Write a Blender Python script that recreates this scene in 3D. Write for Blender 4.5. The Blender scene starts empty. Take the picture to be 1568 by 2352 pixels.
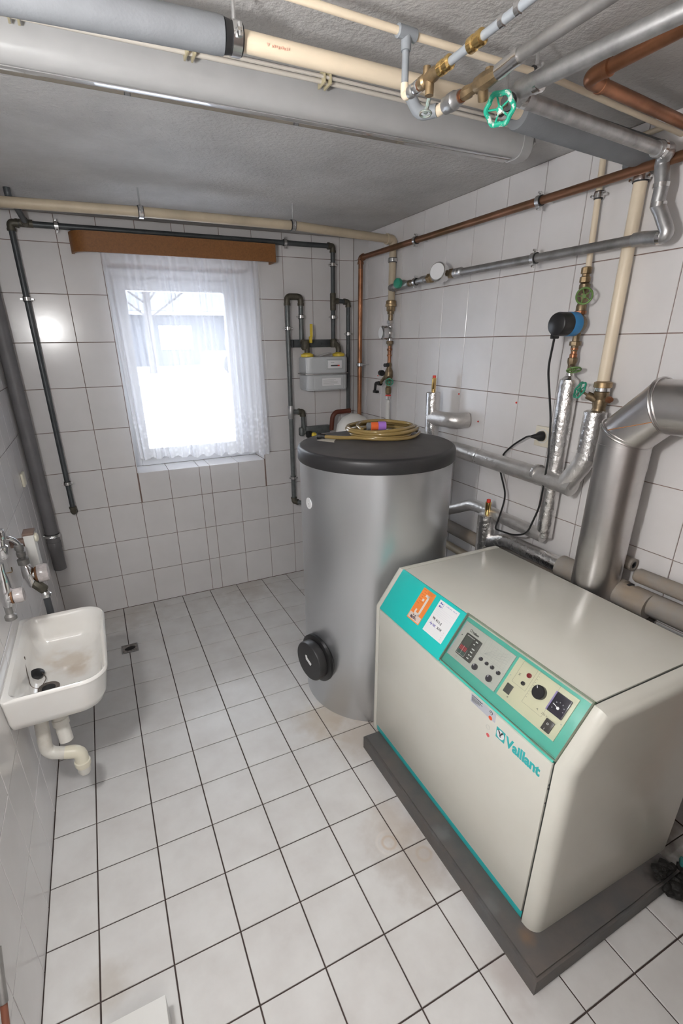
import bpy, bmesh, math, random
from mathutils import Vector as V, Matrix
random.seed(7)
S = bpy.context.scene
C = bpy.context.collection
PI = math.pi

# ------------------------------------------------------------------ camera
W, D, H = 2.142, 3.45, 2.34            # room width, depth to the front wall, height
cam = bpy.data.objects.new('camera', bpy.data.cameras.new('camera')); C.objects.link(cam)
yaw, pitch, roll = 0.4387, -0.3824, -0.0121
fw = V((math.sin(yaw)*math.cos(pitch), math.cos(yaw)*math.cos(pitch), math.sin(pitch)))
r0 = V((math.cos(yaw), -math.sin(yaw), 0)); u0 = r0.cross(fw)
rt = r0*math.cos(roll)+u0*math.sin(roll); up = -r0*math.sin(roll)+u0*math.cos(roll)
M = Matrix((rt, up, -fw)).transposed().to_4x4(); M.translation = (0.4202, -3.2762, 1.7027)
cam.matrix_world = M
cd = cam.data
cd.sensor_fit = 'VERTICAL'; cd.sensor_height = 36.0
cd.lens = 1107.59*36/2352; cd.shift_x = 0.0091; cd.shift_y = 0.02367
cd.clip_start = 0.01; cd.clip_end = 300
S.camera = cam

# ------------------------------------------------------------------ world, lights, exposure
S.view_settings.view_transform = 'Standard'; S.view_settings.look = 'None'
S.view_settings.gamma = 1.0; S.view_settings.use_curve_mapping = False
S.view_settings.exposure = 0.80
wd = bpy.data.worlds.new('overcast_sky'); S.world = wd; wd.use_nodes = True
bg = wd.node_tree.nodes['Background']
bg.inputs['Color'].default_value = (0.86, 0.93, 1.0, 1); bg.inputs['Strength'].default_value = 10.0
def area(name, loc, rot, sx, sy, power, col=(1, 1, 1), portal=False):
    l = bpy.data.lights.new(name, 'AREA'); l.shape = 'RECTANGLE'; l.size = sx; l.size_y = sy
    l.energy = power; l.color = col
    if portal: l.cycles.is_portal = True
    o = bpy.data.objects.new(name, l); C.objects.link(o); o.location = loc; o.rotation_euler = rot
    return o
area('window_portal', (1.0, 0.27, 1.52), (math.radians(-90), 0, 0), 0.86, 1.2, 1, portal=True)
# added fill: area light in the unseen hallway, shining in through the doorway
area('hall_fill_light', (0.45, -4.35, 2.28), (0, 0, 0), 0.5, 1.2, 9, (1, 0.97, 0.94))
# bare bulb high on the left wall beside the camera, outside the frame (it mirrors in the tiles left of the window)
fl = bpy.data.lights.new('wall_bulb', 'POINT'); fl.energy = 27; fl.shadow_soft_size = 0.06; fl.color = (1, 0.995, 0.985)
flo = bpy.data.objects.new('wall_bulb', fl); C.objects.link(flo); flo.location = (0.117, -2.78, 1.845)

# ------------------------------------------------------------------ materials
MATS = {}
def mat(name, col, rough=0.5, metal=0.0, noise=0.0, nscale=8.0, col2=None, bump=0.0, bscale=60.0,
        rvar=0.0, spec=0.5, voro=False, bdist=0.002, det=4.0, lo=0.35, hi=0.7, coat=0.0, tr=0.0):
    if name in MATS: return MATS[name]
    m = bpy.data.materials.new(name); m.use_nodes = True; nt = m.node_tree; N = nt.nodes; L = nt.links
    b = N['Principled BSDF']
    b.inputs['Base Color'].default_value = (*col, 1); b.inputs['Roughness'].default_value = rough
    b.inputs['Metallic'].default_value = metal; b.inputs['Specular IOR Level'].default_value = spec
    b.inputs['Coat Weight'].default_value = coat
    if tr: b.inputs['Transmission Weight'].default_value = tr
    tc = N.new('ShaderNodeTexCoord')
    geo = N.new('ShaderNodeNewGeometry')
    if noise or rvar:
        n = N.new('ShaderNodeTexNoise'); n.inputs['Scale'].default_value = nscale; n.inputs['Detail'].default_value = det
        n.inputs['Roughness'].default_value = 0.6
        L.new(geo.outputs['Position'], n.inputs['Vector'])
        mr = N.new('ShaderNodeMapRange'); mr.inputs['From Min'].default_value = lo; mr.inputs['From Max'].default_value = hi
        L.new(n.outputs['Fac'], mr.inputs['Value'])
        if noise:
            c2 = col2 or tuple(x*(1-noise) for x in col)
            mx = N.new('ShaderNodeMix'); mx.data_type = 'RGBA'
            mx.inputs[6].default_value = (*col, 1); mx.inputs[7].default_value = (*c2, 1)
            L.new(mr.outputs['Result'], mx.inputs[0]); L.new(mx.outputs[2], b.inputs['Base Color'])
        if rvar:
            m2 = N.new('ShaderNodeMapRange'); m2.inputs['To Min'].default_value = rough; m2.inputs['To Max'].default_value = rough+rvar
            L.new(n.outputs['Fac'], m2.inputs['Value']); L.new(m2.outputs['Result'], b.inputs['Roughness'])
    if bump:
        bn = N.new('ShaderNodeTexVoronoi' if voro else 'ShaderNodeTexNoise'); bn.inputs['Scale'].default_value = bscale
        if not voro: bn.inputs['Detail'].default_value = 6
        L.new(geo.outputs['Position'], bn.inputs['Vector'])
        bp = N.new('ShaderNodeBump'); bp.inputs['Strength'].default_value = bump; bp.inputs['Distance'].default_value = bdist
        L.new(bn.outputs['Distance' if voro else 'Fac'], bp.inputs['Height']); L.new(bp.outputs['Normal'], b.inputs['Normal'])
    MATS[name] = m
    return m

def stains(m, spots):
    """brown dirt patches lying on the floor tiles: (x, y, radius, ring, colour, strength)"""
    nt = m.node_tree; N = nt.nodes; L = nt.links; b = N['Principled BSDF']
    src = b.inputs['Base Color'].links[0].from_socket
    geo = N.new('ShaderNodeNewGeometry')
    nz = N.new('ShaderNodeTexNoise'); nz.inputs['Scale'].default_value = 14; nz.inputs['Detail'].default_value = 5
    L.new(geo.outputs['Position'], nz.inputs['Vector'])
    for x, y, r, ring, col, st in spots:
        d = N.new('ShaderNodeVectorMath'); d.operation = 'DISTANCE'; d.inputs[1].default_value = (x, y, 0)
        L.new(geo.outputs['Position'], d.inputs[0])
        a = N.new('ShaderNodeMath'); a.operation = 'MULTIPLY_ADD'; a.inputs[1].default_value = -r*(0.25 if ring else 1.1); a.inputs[2].default_value = 0
        L.new(nz.outputs['Fac'], a.inputs[0])
        s = N.new('ShaderNodeMath'); s.operation = 'ADD'; L.new(d.outputs['Value'], s.inputs[0]); L.new(a.outputs[0], s.inputs[1])
        mr = N.new('ShaderNodeMapRange'); mr.interpolation_type = 'SMOOTHSTEP'
        if ring:
            k = N.new('ShaderNodeMath'); k.operation = 'SUBTRACT'; k.inputs[1].default_value = r; L.new(s.outputs[0], k.inputs[0])
            ab = N.new('ShaderNodeMath'); ab.operation = 'ABSOLUTE'; L.new(k.outputs[0], ab.inputs[0])
            L.new(ab.outputs[0], mr.inputs['Value']); mr.inputs['From Min'].default_value = 0; mr.inputs['From Max'].default_value = ring
        else:
            L.new(s.outputs[0], mr.inputs['Value']); mr.inputs['From Min'].default_value = -0.4*r; mr.inputs['From Max'].default_value = r*0.6
        mr.inputs['To Min'].default_value = st; mr.inputs['To Max'].default_value = 0
        mx = N.new('ShaderNodeMix'); mx.data_type = 'RGBA'; mx.inputs[7].default_value = (*col, 1)
        L.new(mr.outputs['Result'], mx.inputs[0]); L.new(src, mx.inputs[6]); src = mx.outputs[2]
    L.new(src, b.inputs['Base Color'])

def blotch(m, spots):
    nt = m.node_tree; N = nt.nodes; L = nt.links; b_ = N['Principled BSDF']; src = b_.inputs['Base Color'].links[0].from_socket
    geo = N.new('ShaderNodeNewGeometry'); nz = N.new('ShaderNodeTexNoise'); nz.inputs['Scale'].default_value = 22; L.new(geo.outputs['Position'], nz.inputs['Vector'])
    for p, r, col, st_ in spots:
        d = N.new('ShaderNodeVectorMath'); d.operation = 'DISTANCE'; d.inputs[1].default_value = p; L.new(geo.outputs['Position'], d.inputs[0])
        a = N.new('ShaderNodeMath'); a.operation = 'MULTIPLY_ADD'; a.inputs[1].default_value = -r*1.3; L.new(nz.outputs['Fac'], a.inputs[0]); L.new(d.outputs['Value'], a.inputs[2])
        mr = N.new('ShaderNodeMapRange'); mr.interpolation_type = 'SMOOTHSTEP'; L.new(a.outputs[0], mr.inputs['Value']); mr.inputs['From Min'].default_value = -.5*r; mr.inputs['From Max'].default_value = .5*r; mr.inputs['To Min'].default_value = st_; mr.inputs['To Max'].default_value = 0
        mx = N.new('ShaderNodeMix'); mx.data_type = 'RGBA'; mx.inputs[7].default_value = (*col, 1); L.new(mr.outputs['Result'], mx.inputs[0]); L.new(src, mx.inputs[6]); src = mx.outputs[2]
    L.new(src, b_.inputs['Base Color'])
wall_tile = mat('glazed_wall_tile', (0.755, 0.735, 0.73), 0.18, noise=1, nscale=3.2, col2=(0.695, 0.675, 0.667), bump=0.06, bscale=9, bdist=0.004)
floor_tile = mat('stone_look_floor_tile', (0.69, 0.68, 0.665), 0.3, noise=1, nscale=7, col2=(0.61, 0.59, 0.572), bump=0.15, bscale=70, rvar=0.15, bdist=0.001)
DIRT = (0.30, 0.23, 0.17)
stains(floor_tile, [(1.114, -2.255, 0.022, 0.009, (0.55, 0.40, 0.27), 0.55), (1.114, -2.255, 0.040, 0.008, (0.75, 0.72, 0.68), 0.6),
                    (1.205, -2.345, 0.022, 0.010, (0.60, 0.47, 0.34), 0.5), (1.17, -2.36, 0.16, 0, (0.36, 0.30, 0.25), 0.55),
                    (1.16, -2.20, 0.13, 0, (0.45, 0.36, 0.28), 0.4), (1.24, -2.75, 0.10, 0, (0.40, 0.33, 0.30), 0.45),
                    (1.16, -1.58, 0.16, 0, (0.50, 0.40, 0.28), 0.55), (1.30, -1.74, 0.20, 0, (0.50, 0.41, 0.32), 0.5),
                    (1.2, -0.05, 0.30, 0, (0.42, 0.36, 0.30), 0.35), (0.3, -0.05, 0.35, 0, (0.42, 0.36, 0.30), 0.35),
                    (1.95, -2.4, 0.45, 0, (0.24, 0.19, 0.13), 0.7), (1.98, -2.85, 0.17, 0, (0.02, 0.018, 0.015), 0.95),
                    (0.16, -2.27, 0.08, 0, (0.42, 0.36, 0.28), 0.4), (0.85, -2.9, 0.2, 0, (0.55, 0.50, 0.46), 0.3)])
floor_grout = mat('dark_floor_grout', (0.075, 0.052, 0.046), 0.9, noise=0.4, nscale=30)
wall_grout = mat('brown_wall_grout', (0.27, 0.185, 0.155), 0.9, noise=0.3, nscale=20)
plaster = mat('grey_ceiling_plaster', (0.54, 0.525, 0.51), 0.65, noise=0.22, nscale=3.0, bump=0.75, bscale=75, bdist=0.006, rvar=0.1)
white_plaster = mat('white_plaster', (0.72, 0.70, 0.68), 0.7)
cream_pvc = mat('cream_pvc', (0.82, 0.70, 0.53), 0.38, noise=0.12, nscale=5)
old_pvc = mat('dusty_cream_pvc', (0.56, 0.47, 0.34), 0.5, noise=0.25, nscale=6)
gas_steel = mat('dark_painted_steel', (0.085, 0.095, 0.10), 0.42, metal=0.3, noise=0.3, nscale=20)
gas_fit = mat('greenish_cast_fitting', (0.12, 0.11, 0.085), 0.5, metal=0.4, noise=0.4, nscale=40)
gas_grey = mat('grey_painted_steel', (0.17, 0.185, 0.185), 0.4, metal=0.4, noise=0.35, nscale=25)
galv = mat('galvanised_steel', (0.50, 0.50, 0.50), 0.34, metal=0.85, noise=0.35, nscale=22, rvar=0.15)
galv_dull = mat('dull_galvanised_steel', (0.36, 0.35, 0.34), 0.4, metal=0.75, noise=0.4, nscale=14, rvar=0.15)
copper = mat('oxidised_copper', (0.42, 0.19, 0.10), 0.3, metal=0.85, noise=0.5, nscale=9, rvar=0.2)
copper_dk = mat('brown_oxidised_copper', (0.27, 0.13, 0.075), 0.35, metal=0.75, noise=0.5, nscale=6, col2=(0.15, 0.085, 0.04), rvar=0.2)
brass = mat('tarnished_brass', (0.40, 0.29, 0.165), 0.34, metal=0.85, noise=0.55, nscale=25, rvar=0.2)
brass_new = mat('bright_brass', (0.72, 0.50, 0.20), 0.18, metal=1.0)
bronze = mat('dull_valve_bronze', (0.28, 0.21, 0.13), 0.42, metal=0.8, noise=0.5, nscale=40)
chrome = mat('chrome', (0.75, 0.75, 0.76), 0.1, metal=1.0, noise=0.2, nscale=30)
zinc = mat('bright_zinc', (0.72, 0.72, 0.72), 0.22, metal=1.0)
rubber = mat('black_rubber', (0.015, 0.015, 0.016), 0.5)
foil = mat('crinkled_aluminium_foil', (0.82, 0.81, 0.80), 0.2, metal=1.0, noise=0.08, nscale=20, bump=0.7, bscale=55, bdist=0.006, rvar=0.12)
foil_dull = mat('dull_foil_lagging', (0.74, 0.72, 0.70), 0.38, metal=0.8, noise=0.2, nscale=14, bump=0.6, bscale=45, bdist=0.006)
flue_m = mat('brushed_aluminium_flue', (0.64, 0.62, 0.61), 0.27, metal=1.0, noise=0.12, nscale=10, rvar=0.08)
foam = mat('grey_foam_lagging', (0.20, 0.21, 0.225), 0.72, noise=0.15, nscale=10, bump=0.2, bscale=200)
foam_old = mat('dusty_foam_lagging', (0.27, 0.255, 0.24), 0.8, noise=0.3, nscale=7, col2=(0.30, 0.24, 0.18), bump=0.2, bscale=150)
pvc_grey = mat('grey_pvc', (0.25, 0.27, 0.29), 0.45)
drain_grey = mat('dark_grey_pvc', (0.17, 0.165, 0.17), 0.5, noise=0.15, nscale=10)
tank_m = mat('silver_tank_jacket', (0.60, 0.615, 0.635), 0.31, metal=0.85, bump=0.12, bscale=260, bdist=0.001)
lid_m = mat('black_plastic_lid', (0.022, 0.022, 0.024), 0.42, noise=1, nscale=6, col2=(0.032, 0.031, 0.032), bump=0.15, bscale=300, bdist=0.0006)
black = mat('black_plastic', (0.014, 0.014, 0.015), 0.35)
dkgrey = mat('charcoal_plastic', (0.045, 0.043, 0.048), 0.35)
casing = mat('beige_enamel', (0.70, 0.69, 0.62), 0.22, noise=1, nscale=4, col2=(0.675, 0.66, 0.59), bump=0.04, bscale=350, bdist=0.0006)
teal = mat('turquoise_plastic', (0.015, 0.57, 0.53), 0.4)
teal_dk = mat('dusty_turquoise_frame', (0.075, 0.56, 0.46), 0.4)
teal_print = mat('teal_print', (0.035, 0.47, 0.47), 0.45)
panel_cream = mat('cream_panel', (0.80, 0.75, 0.56), 0.4)
panel_grey = mat('pale_grey_panel', (0.62, 0.60, 0.57), 0.4)
white_p = mat('white_paper', (0.86, 0.86, 0.87), 0.6)
white_pl = mat('white_plastic', (0.74, 0.73, 0.70), 0.35)
ceramic = mat('white_sanitary_ceramic', (0.82, 0.805, 0.775), 0.12, noise=1, nscale=6, col2=(0.79, 0.765, 0.72), coat=0.3)
siphon_m = mat('stained_white_pvc', (0.70, 0.68, 0.63), 0.35, noise=1, nscale=12, col2=(0.58, 0.54, 0.47), lo=0.45, hi=0.75)
siphon_y = mat('yellowed_pvc', (0.74, 0.70, 0.57), 0.35)
orange = mat('orange_print', (0.90, 0.27, 0.06), 0.4)
red = mat('red_plastic', (0.72, 0.05, 0.03), 0.35)
red_dull = mat('faded_red_dot', (0.75, 0.14, 0.15), 0.5)
purple = mat('purple_plastic', (0.42, 0.20, 0.68), 0.35)
yellow = mat('yellow_paint', (0.80, 0.60, 0.06), 0.4)
blue_pl = mat('blue_enamel', (0.04, 0.22, 0.48), 0.3)
green_w = mat('green_enamel', (0.03, 0.27, 0.17), 0.3)
green_b = mat('bright_green_enamel', (0.02, 0.42, 0.27), 0.25, noise=1, nscale=60, col2=(0.75, 0.80, 0.76), lo=0.55, hi=0.62)
green_g = mat('leaf_green_enamel', (0.12, 0.22, 0.06), 0.35)
concrete = mat('dark_grey_painted_concrete', (0.085, 0.085, 0.085), 0.4, noise=1, nscale=9, col2=(0.13, 0.112, 0.10), bump=0.35, bscale=28, bdist=0.004, rvar=0.25)
blotch(concrete, [((1.85, -2.785, .069), .075, (.006, .005, .005), .95), ((1.30, -2.72, .069), .03, (.30, .15, .05), .3), ((1.27, -2.35, .069), .04, (.24, .24, .24), .35), ((1.26, -2.60, .069), .04, (.24, .24, .24), .3)])
brown_board = mat('brown_fabric_board', (0.27, 0.11, 0.03), 0.55, noise=0.25, nscale=120)
lamp_m = mat('grey_white_lamp_shell', (0.45, 0.45, 0.45), 0.28, noise=0.12, nscale=5)
soot = mat('black_soot', (0.008, 0.007, 0.006), 0.7, bump=0.8, bscale=40, bdist=0.01)
meter_m = mat('light_grey_meter_enamel', (0.55, 0.57, 0.58), 0.25)
blackink = mat('black_ink', (0.03, 0.03, 0.035), 0.5)
greyink = mat('grey_ink', (0.42, 0.42, 0.42), 0.5)
blueink = mat('blue_ink', (0.12, 0.11, 0.42), 0.5)
lcd_m = mat('grey_lcd', (0.10, 0.115, 0.105), 0.2)
frame_m = mat('white_window_frame', (0.80, 0.80, 0.81), 0.3)
snow = mat('snow', (0.55, 0.57, 0.62), 0.8, noise=0.15, nscale=2)
asphalt = mat('wet_road', (0.06, 0.068, 0.08), 0.6)
brown_door = mat('brown_door_frame', (0.22, 0.07, 0.03), 0.4)

def glassy(name, col, fac_glossy=0.08, tint=(1, 1, 1), diffuse=0.0):
    m = bpy.data.materials.new(name); m.use_nodes = True; nt = m.node_tree; N = nt.nodes; L = nt.links
    N.remove(N['Principled BSDF']); out = N['Material Output']
    t = N.new('ShaderNodeBsdfTransparent'); t.inputs[0].default_value = (*tint, 1)
    g = N.new('ShaderNodeBsdfGlossy'); g.inputs['Roughness'].default_value = 0.06
    fr = N.new('ShaderNodeFresnel'); fr.inputs[0].default_value = 1.45
    mx = N.new('ShaderNodeMixShader'); L.new(fr.outputs[0], mx.inputs[0]); L.new(t.outputs[0], mx.inputs[1]); L.new(g.outputs[0], mx.inputs[2])
    last = mx
    if diffuse:
        d = N.new('ShaderNodeBsdfDiffuse'); d.inputs[0].default_value = (*col, 1)
        m2 = N.new('ShaderNodeMixShader'); m2.inputs[0].default_value = diffuse
        L.new(mx.outputs[0], m2.inputs[1]); L.new(d.outputs[0], m2.inputs[2]); last = m2
    L.new(last.outputs[0], out.inputs['Surface'])
    MATS[name] = m; return m
pane_m = glassy('window_glass', (1, 1, 1))
cover_m = glassy('clear_dusty_cover', (0.62, 0.60, 0.48), tint=(0.97, 0.985, 0.975), diffuse=0.04)
cover_edge = glassy('cover_edge', (0.40, 0.42, 0.33), tint=(0.7, 0.88, 0.8), diffuse=0.42)
dust = mat('dusty_lid_top', (0.095, 0.088, 0.085), 0.6, noise=1, nscale=5, col2=(0.06, 0.056, 0.055))
hose_m = mat('yellowed_clear_hose', (0.40, 0.28, 0.10), 0.15, coat=0.4, tr=0.25)
acryl = mat('scratched_clear_knob', (0.60, 0.55, 0.54), 0.12, noise=0.3, nscale=60)
def curtain_mat():
    m = bpy.data.materials.new('sheer_white_voile'); m.use_nodes = True; nt = m.node_tree; N = nt.nodes; L = nt.links
    N.remove(N['Principled BSDF']); out = N['Material Output']
    t = N.new('ShaderNodeBsdfTransparent'); t.inputs[0].default_value = (1, 1, 1, 1)
    d = N.new('ShaderNodeBsdfDiffuse'); d.inputs[0].default_value = (0.90, 0.90, 0.93, 1)
    tl = N.new('ShaderNodeBsdfTranslucent'); tl.inputs[0].default_value = (0.92, 0.92, 0.95, 1)
    a = N.new('ShaderNodeMixShader'); a.inputs[0].default_value = 0.30; L.new(d.outputs[0], a.inputs[1]); L.new(tl.outputs[0], a.inputs[2])
    geo = N.new('ShaderNodeNewGeometry')
    # lace blossoms woven into the lowest third
    vo = N.new('ShaderNodeTexVoronoi'); vo.inputs['Scale'].default_value = 34; L.new(geo.outputs['Position'], vo.inputs['Vector'])
    mr = N.new('ShaderNodeMapRange'); mr.inputs['From Min'].default_value = 0.15; mr.inputs['From Max'].default_value = 0.5
    mr.inputs['To Min'].default_value = 0.16; mr.inputs['To Max'].default_value = 0.0; L.new(vo.outputs['Distance'], mr.inputs['Value'])
    sp = N.new('ShaderNodeSeparateXYZ'); L.new(geo.outputs['Position'], sp.inputs[0])
    zz = N.new('ShaderNodeMapRange'); zz.inputs['From Min'].default_value = 1.22; zz.inputs['From Max'].default_value = 1.36
    zz.inputs['To Min'].default_value = 1; zz.inputs['To Max'].default_value = 0; L.new(sp.outputs['Z'], zz.inputs['Value'])
    mu = N.new('ShaderNodeMath'); mu.operation = 'MULTIPLY'; L.new(mr.outputs[0], mu.inputs[0]); L.new(zz.outputs[0], mu.inputs[1])
    lw = N.new('ShaderNodeLayerWeight'); lw.inputs[0].default_value = 0.35
    ad = N.new('ShaderNodeMath'); ad.operation = 'MULTIPLY_ADD'; ad.inputs[1].default_value = 0.40; ad.inputs[2].default_value = 0.56
    L.new(lw.outputs['Facing'], ad.inputs[0])
    ad2 = N.new('ShaderNodeMath'); ad2.operation = 'ADD'; ad2.use_clamp = True; L.new(ad.outputs[0], ad2.inputs[0]); L.new(mu.outputs[0], ad2.inputs[1])
    mx = N.new('ShaderNodeMixShader'); L.new(ad2.outputs[0], mx.inputs[0]); L.new(t.outputs[0], mx.inputs[1]); L.new(a.outputs[0], mx.inputs[2])
    L.new(mx.outputs[0], out.inputs['Surface']); return m
voile = curtain_mat()

# ------------------------------------------------------------------ mesh helpers
def frame(ax):
    ax = V(ax).normalized(); h = V((0, 0, 1)) if abs(ax.z) < 0.9 else V((1, 0, 0))
    a = ax.cross(h).normalized(); return a, ax.cross(a).normalized(), ax
def ring(bm, c, a, b, r, seg, ph=0.0):
    return [bm.verts.new(V(c)+a*(r*math.cos(2*PI*i/seg+ph))+b*(r*math.sin(2*PI*i/seg+ph))) for i in range(seg)]
def bridge(bm, r1, r2):
    n = len(r1)
    for i in range(n): bm.faces.new((r1[i], r1[(i+1) % n], r2[(i+1) % n], r2[i]))
def cap(bm, r, flip=False):
    try: bm.faces.new(list(reversed(r)) if flip else r)
    except ValueError: pass
def rev(bm, A, B, prof, seg=20, metres=True):
    """turned solid round the axis A-B; prof = [(distance from A, radius)]"""
    A, B = V(A), V(B); a, b, ax = frame(B-A); Ln = (B-A).length; rs = []
    for t, r in prof:
        rs.append(ring(bm, A+ax*(t if metres else t*Ln), a, b, max(r, 1e-4), seg))
    for i in range(len(rs)-1): bridge(bm, rs[i], rs[i+1])
    cap(bm, rs[0], True); cap(bm, rs[-1])
    return bm
def cyl(bm, A, B, r, seg=20): return rev(bm, A, B, [(0, r), (1, r)], seg, False)
def tube(bm, pts, r, fil=0.04, seg=16, arc=7, caps=True, rf=None):
    pts = [V(p) for p in pts]; P = [pts[0]]
    for i in range(1, len(pts)-1):
        a, b, c = pts[i-1], pts[i], pts[i+1]; d1 = (a-b); d2 = (c-b)
        f = min(fil, d1.length*0.49, d2.length*0.49); d1.normalize(); d2.normalize()
        if d1.dot(d2) < -0.9995 or f < 1e-5: P.append(b); continue
        s, e = b+d1*f, b+d2*f
        for k in range(arc+1):
            t = k/arc; P.append((s*(1-t)+b*t)*(1-t)+(b*(1-t)+e*t)*t)
    P.append(pts[-1]); prev = None; rings = []
    for i, p in enumerate(P):
        d = (P[min(i+1, len(P)-1)]-P[max(i-1, 0)]).normalized()
        if prev is None: a, b, _ = frame(d)
        else:
            a = prev-d*prev.dot(d)
            a.normalize(); b = d.cross(a)
        prev = a; rr = r if rf is None else r*rf(i/(len(P)-1))
        rings.append([bm.verts.new(p+a*(rr*math.cos(2*PI*k/seg))+b*(rr*math.sin(2*PI*k/seg))) for k in range(seg)])
    for i in range(len(rings)-1): bridge(bm, rings[i], rings[i+1])
    if caps: cap(bm, rings[0], True); cap(bm, rings[-1])
    return bm
def box(bm, lo, hi, bev=0.0, seg=2):
    t = bmesh.new(); bmesh.ops.create_cube(t, size=1)
    lo, hi = V(lo), V(hi); s = hi-lo; c = (lo+hi)/2
    for v in t.verts: v.co = V((v.co.x*s.x, v.co.y*s.y, v.co.z*s.z))+c
    if bev: bmesh.ops.bevel(t, geom=list(t.edges), offset=bev, segments=seg, affect='EDGES', profile=0.5)
    merge(bm, t); return bm
def merge(bm, t, M=None):
    if M: bmesh.ops.transform(t, matrix=M, verts=t.verts)
    m = bpy.data.meshes.new('tmp'); t.to_mesh(m); t.free(); bm.from_mesh(m); bpy.data.meshes.remove(m)
def torus(bm, c, ax, R, r, seg=28, s2=8, wob=0.0):
    a, b, n = frame(ax); c = V(c); rs = []
    for i in range(seg):
        t = 2*PI*i/seg; d = a*math.cos(t)+b*math.sin(t); Rr = R*(1+wob*math.cos(6*t)); p = c+d*Rr
        rs.append([bm.verts.new(p+d*(r*math.cos(2*PI*k/s2))+n*(r*math.sin(2*PI*k/s2))) for k in range(s2)])
    for i in range(seg): bridge(bm, rs[i], rs[(i+1) % seg])
    return bm
def prism(bm, pts2, M, d):
    """closed outline in the local u,v plane, thick d along the local w"""
    lo = [bm.verts.new(M @ V((u, v, 0))) for u, v in pts2]; hi = [bm.verts.new(M @ V((u, v, d))) for u, v in pts2]
    bridge(bm, lo, hi); cap(bm, lo, True); cap(bm, hi); return bm
def B(): return bmesh.new()

class Thing:
    def __init__(s, name, label, cat, loc, group=None, kind=None):
        s.o = bpy.data.objects.new(name, None); C.objects.link(s.o); s.o.empty_display_size = 0.05
        s.loc = V(loc); s.o.location = s.loc
        if kind: s.o['kind'] = kind
        if label: s.o['label'] = label
        if cat: s.o['category'] = cat
        if group: s.o['group'] = group
    def part(s, name, bm, m, under=None, label=None, flat=False, stuff=False):
        bmesh.ops.recalc_face_normals(bm, faces=bm.faces)
        for v in bm.verts: v.co -= s.loc
        o = link(name, bm, m, flat); o.parent = under or s.o
        if label: o['label'] = label
        if stuff: o['kind'] = 'stuff'
        return o
def link(name, bm, m, flat=False):
    me = bpy.data.meshes.new(name); bm.to_mesh(me); bm.free(); me.materials.append(m)
    if not flat and len(me.polygons):
        me.polygons.foreach_set('use_smooth', [True]*len(me.polygons))
        me.set_sharp_from_angle(angle=math.radians(38))
    o = bpy.data.objects.new(name, me); C.objects.link(o); return o
def struct(name, bm, m, flat=True):
    bmesh.ops.recalc_face_normals(bm, faces=bm.faces)
    o = link(name, bm, m, flat); o['kind'] = 'structure'; return o
def solo(name, label, cat, bm, m, group=None, flat=False):
    bmesh.ops.recalc_face_normals(bm, faces=bm.faces)
    o = link(name, bm, m, flat); o['label'] = label; o['category'] = cat
    if group: o['group'] = group
    return o

# ------------------------------------------------------------------ setting: shell
G = 0.004                                   # tile thickness above the grout bed
WX0, WX1, WZ0, WZ1, WD = 0.583, 1.431, 0.935, 2.125, 0.20   # window opening
b = B(); box(b, (-0.3, -D-0.25, -0.2), (W+0.3, 0.3, -G)); floor = struct('floor', b, floor_grout)
b = B(); box(b, (-0.3, -D-0.25, H), (W+0.3, 0.3, H+0.2)); struct('ceiling', b, plaster)
b = B()
for lo, hi in (((-0.3, G, -G), (WX0-G, 0.30, H)), ((WX1+G, G, -G), (W+0.3, 0.30, H)),
               ((WX0-G, G, -G), (WX1+G, 0.30, WZ0-G)), ((WX0-G, G, WZ1+G), (WX1+G, 0.30, H))): box(b, lo, hi)
wall_back = struct('wall_back', b, wall_grout)
b = B(); box(b, (-0.3, -D, -G), (-G, G, H)); wall_left = struct('wall_left', b, wall_grout)
b = B(); box(b, (W+G, -D, -G), (W+0.3, G, H)); wall_right = struct('wall_right', b, wall_grout)
DX0, DX1, DZ = 0.03, 0.93, 2.02             # doorway the photo is taken through
b = B()
for lo, hi in (((-0.3, -D-0.15, -G), (DX0, -D-G, H)), ((DX1, -D-0.15, -G), (W+0.3, -D-G, H)), ((DX0, -D-0.15, DZ), (DX1, -D-G, H))): box(b, lo, hi)
wall_front = struct('wall_front', b, mat('bounce_cut_taupe', (0.20, 0.165, 0.145), 0.6))  # unseen wall, coloured dark to cut light bounced onto the boiler's side panel
b = B()
box(b, (DX0-0.05, -D-0.02, 0), (DX0+0.02, -D+0.02, DZ+0.05)); box(b, (DX1-0.02, -D-0.02, 0), (DX1+0.07, -D+0.02, DZ+0.05)); box(b, (DX0, -D-0.02, DZ-0.02), (DX1, -D+0.02, DZ+0.05))
struct('trim_1', b, brown_door)
# closed dark door in the right wall, mirrored in the boiler's side panel
b = B(); box(b, (W-0.03, -3.00, 0), (W+0.01, -2.93, 2.03)); box(b, (W-0.03, -D+.005, 1.97), (W+0.01, -3.00, 2.03)); struct('trim_2', b, brown_door)
b = B(); box(b, (W-0.012, -D+.01, 0.005), (W+0.02, -3.0, 1.97)); struct('door_1', b, mat('dark_taupe_door', (0.10, 0.08, 0.07), 0.5))
# hallway beyond the doorway
b = B(); box(b, (-0.6, -5.6, -0.2), (1.5, -D-0.25, 0)); struct('floor_hallway', b, floor_tile)
b = B(); box(b, (-0.6, -5.6, H), (1.5, -D-0.25, H+0.1)); struct('ceiling_hallway', b, white_plaster)
b = B(); box(b, (-0.7, -5.6, 0), (-0.6, -D-0.15, H)); struct('wall_hallway_left', b, white_plaster)
b = B(); box(b, (1.5, -5.6, 0), (1.6, -D-0.15, H)); struct('wall_hallway_right', b, white_plaster)
b = B(); box(b, (-0.7, -5.7, 0), (1.6, -5.6, H)); struct('wall_hallway_end', b, white_plaster)

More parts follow.
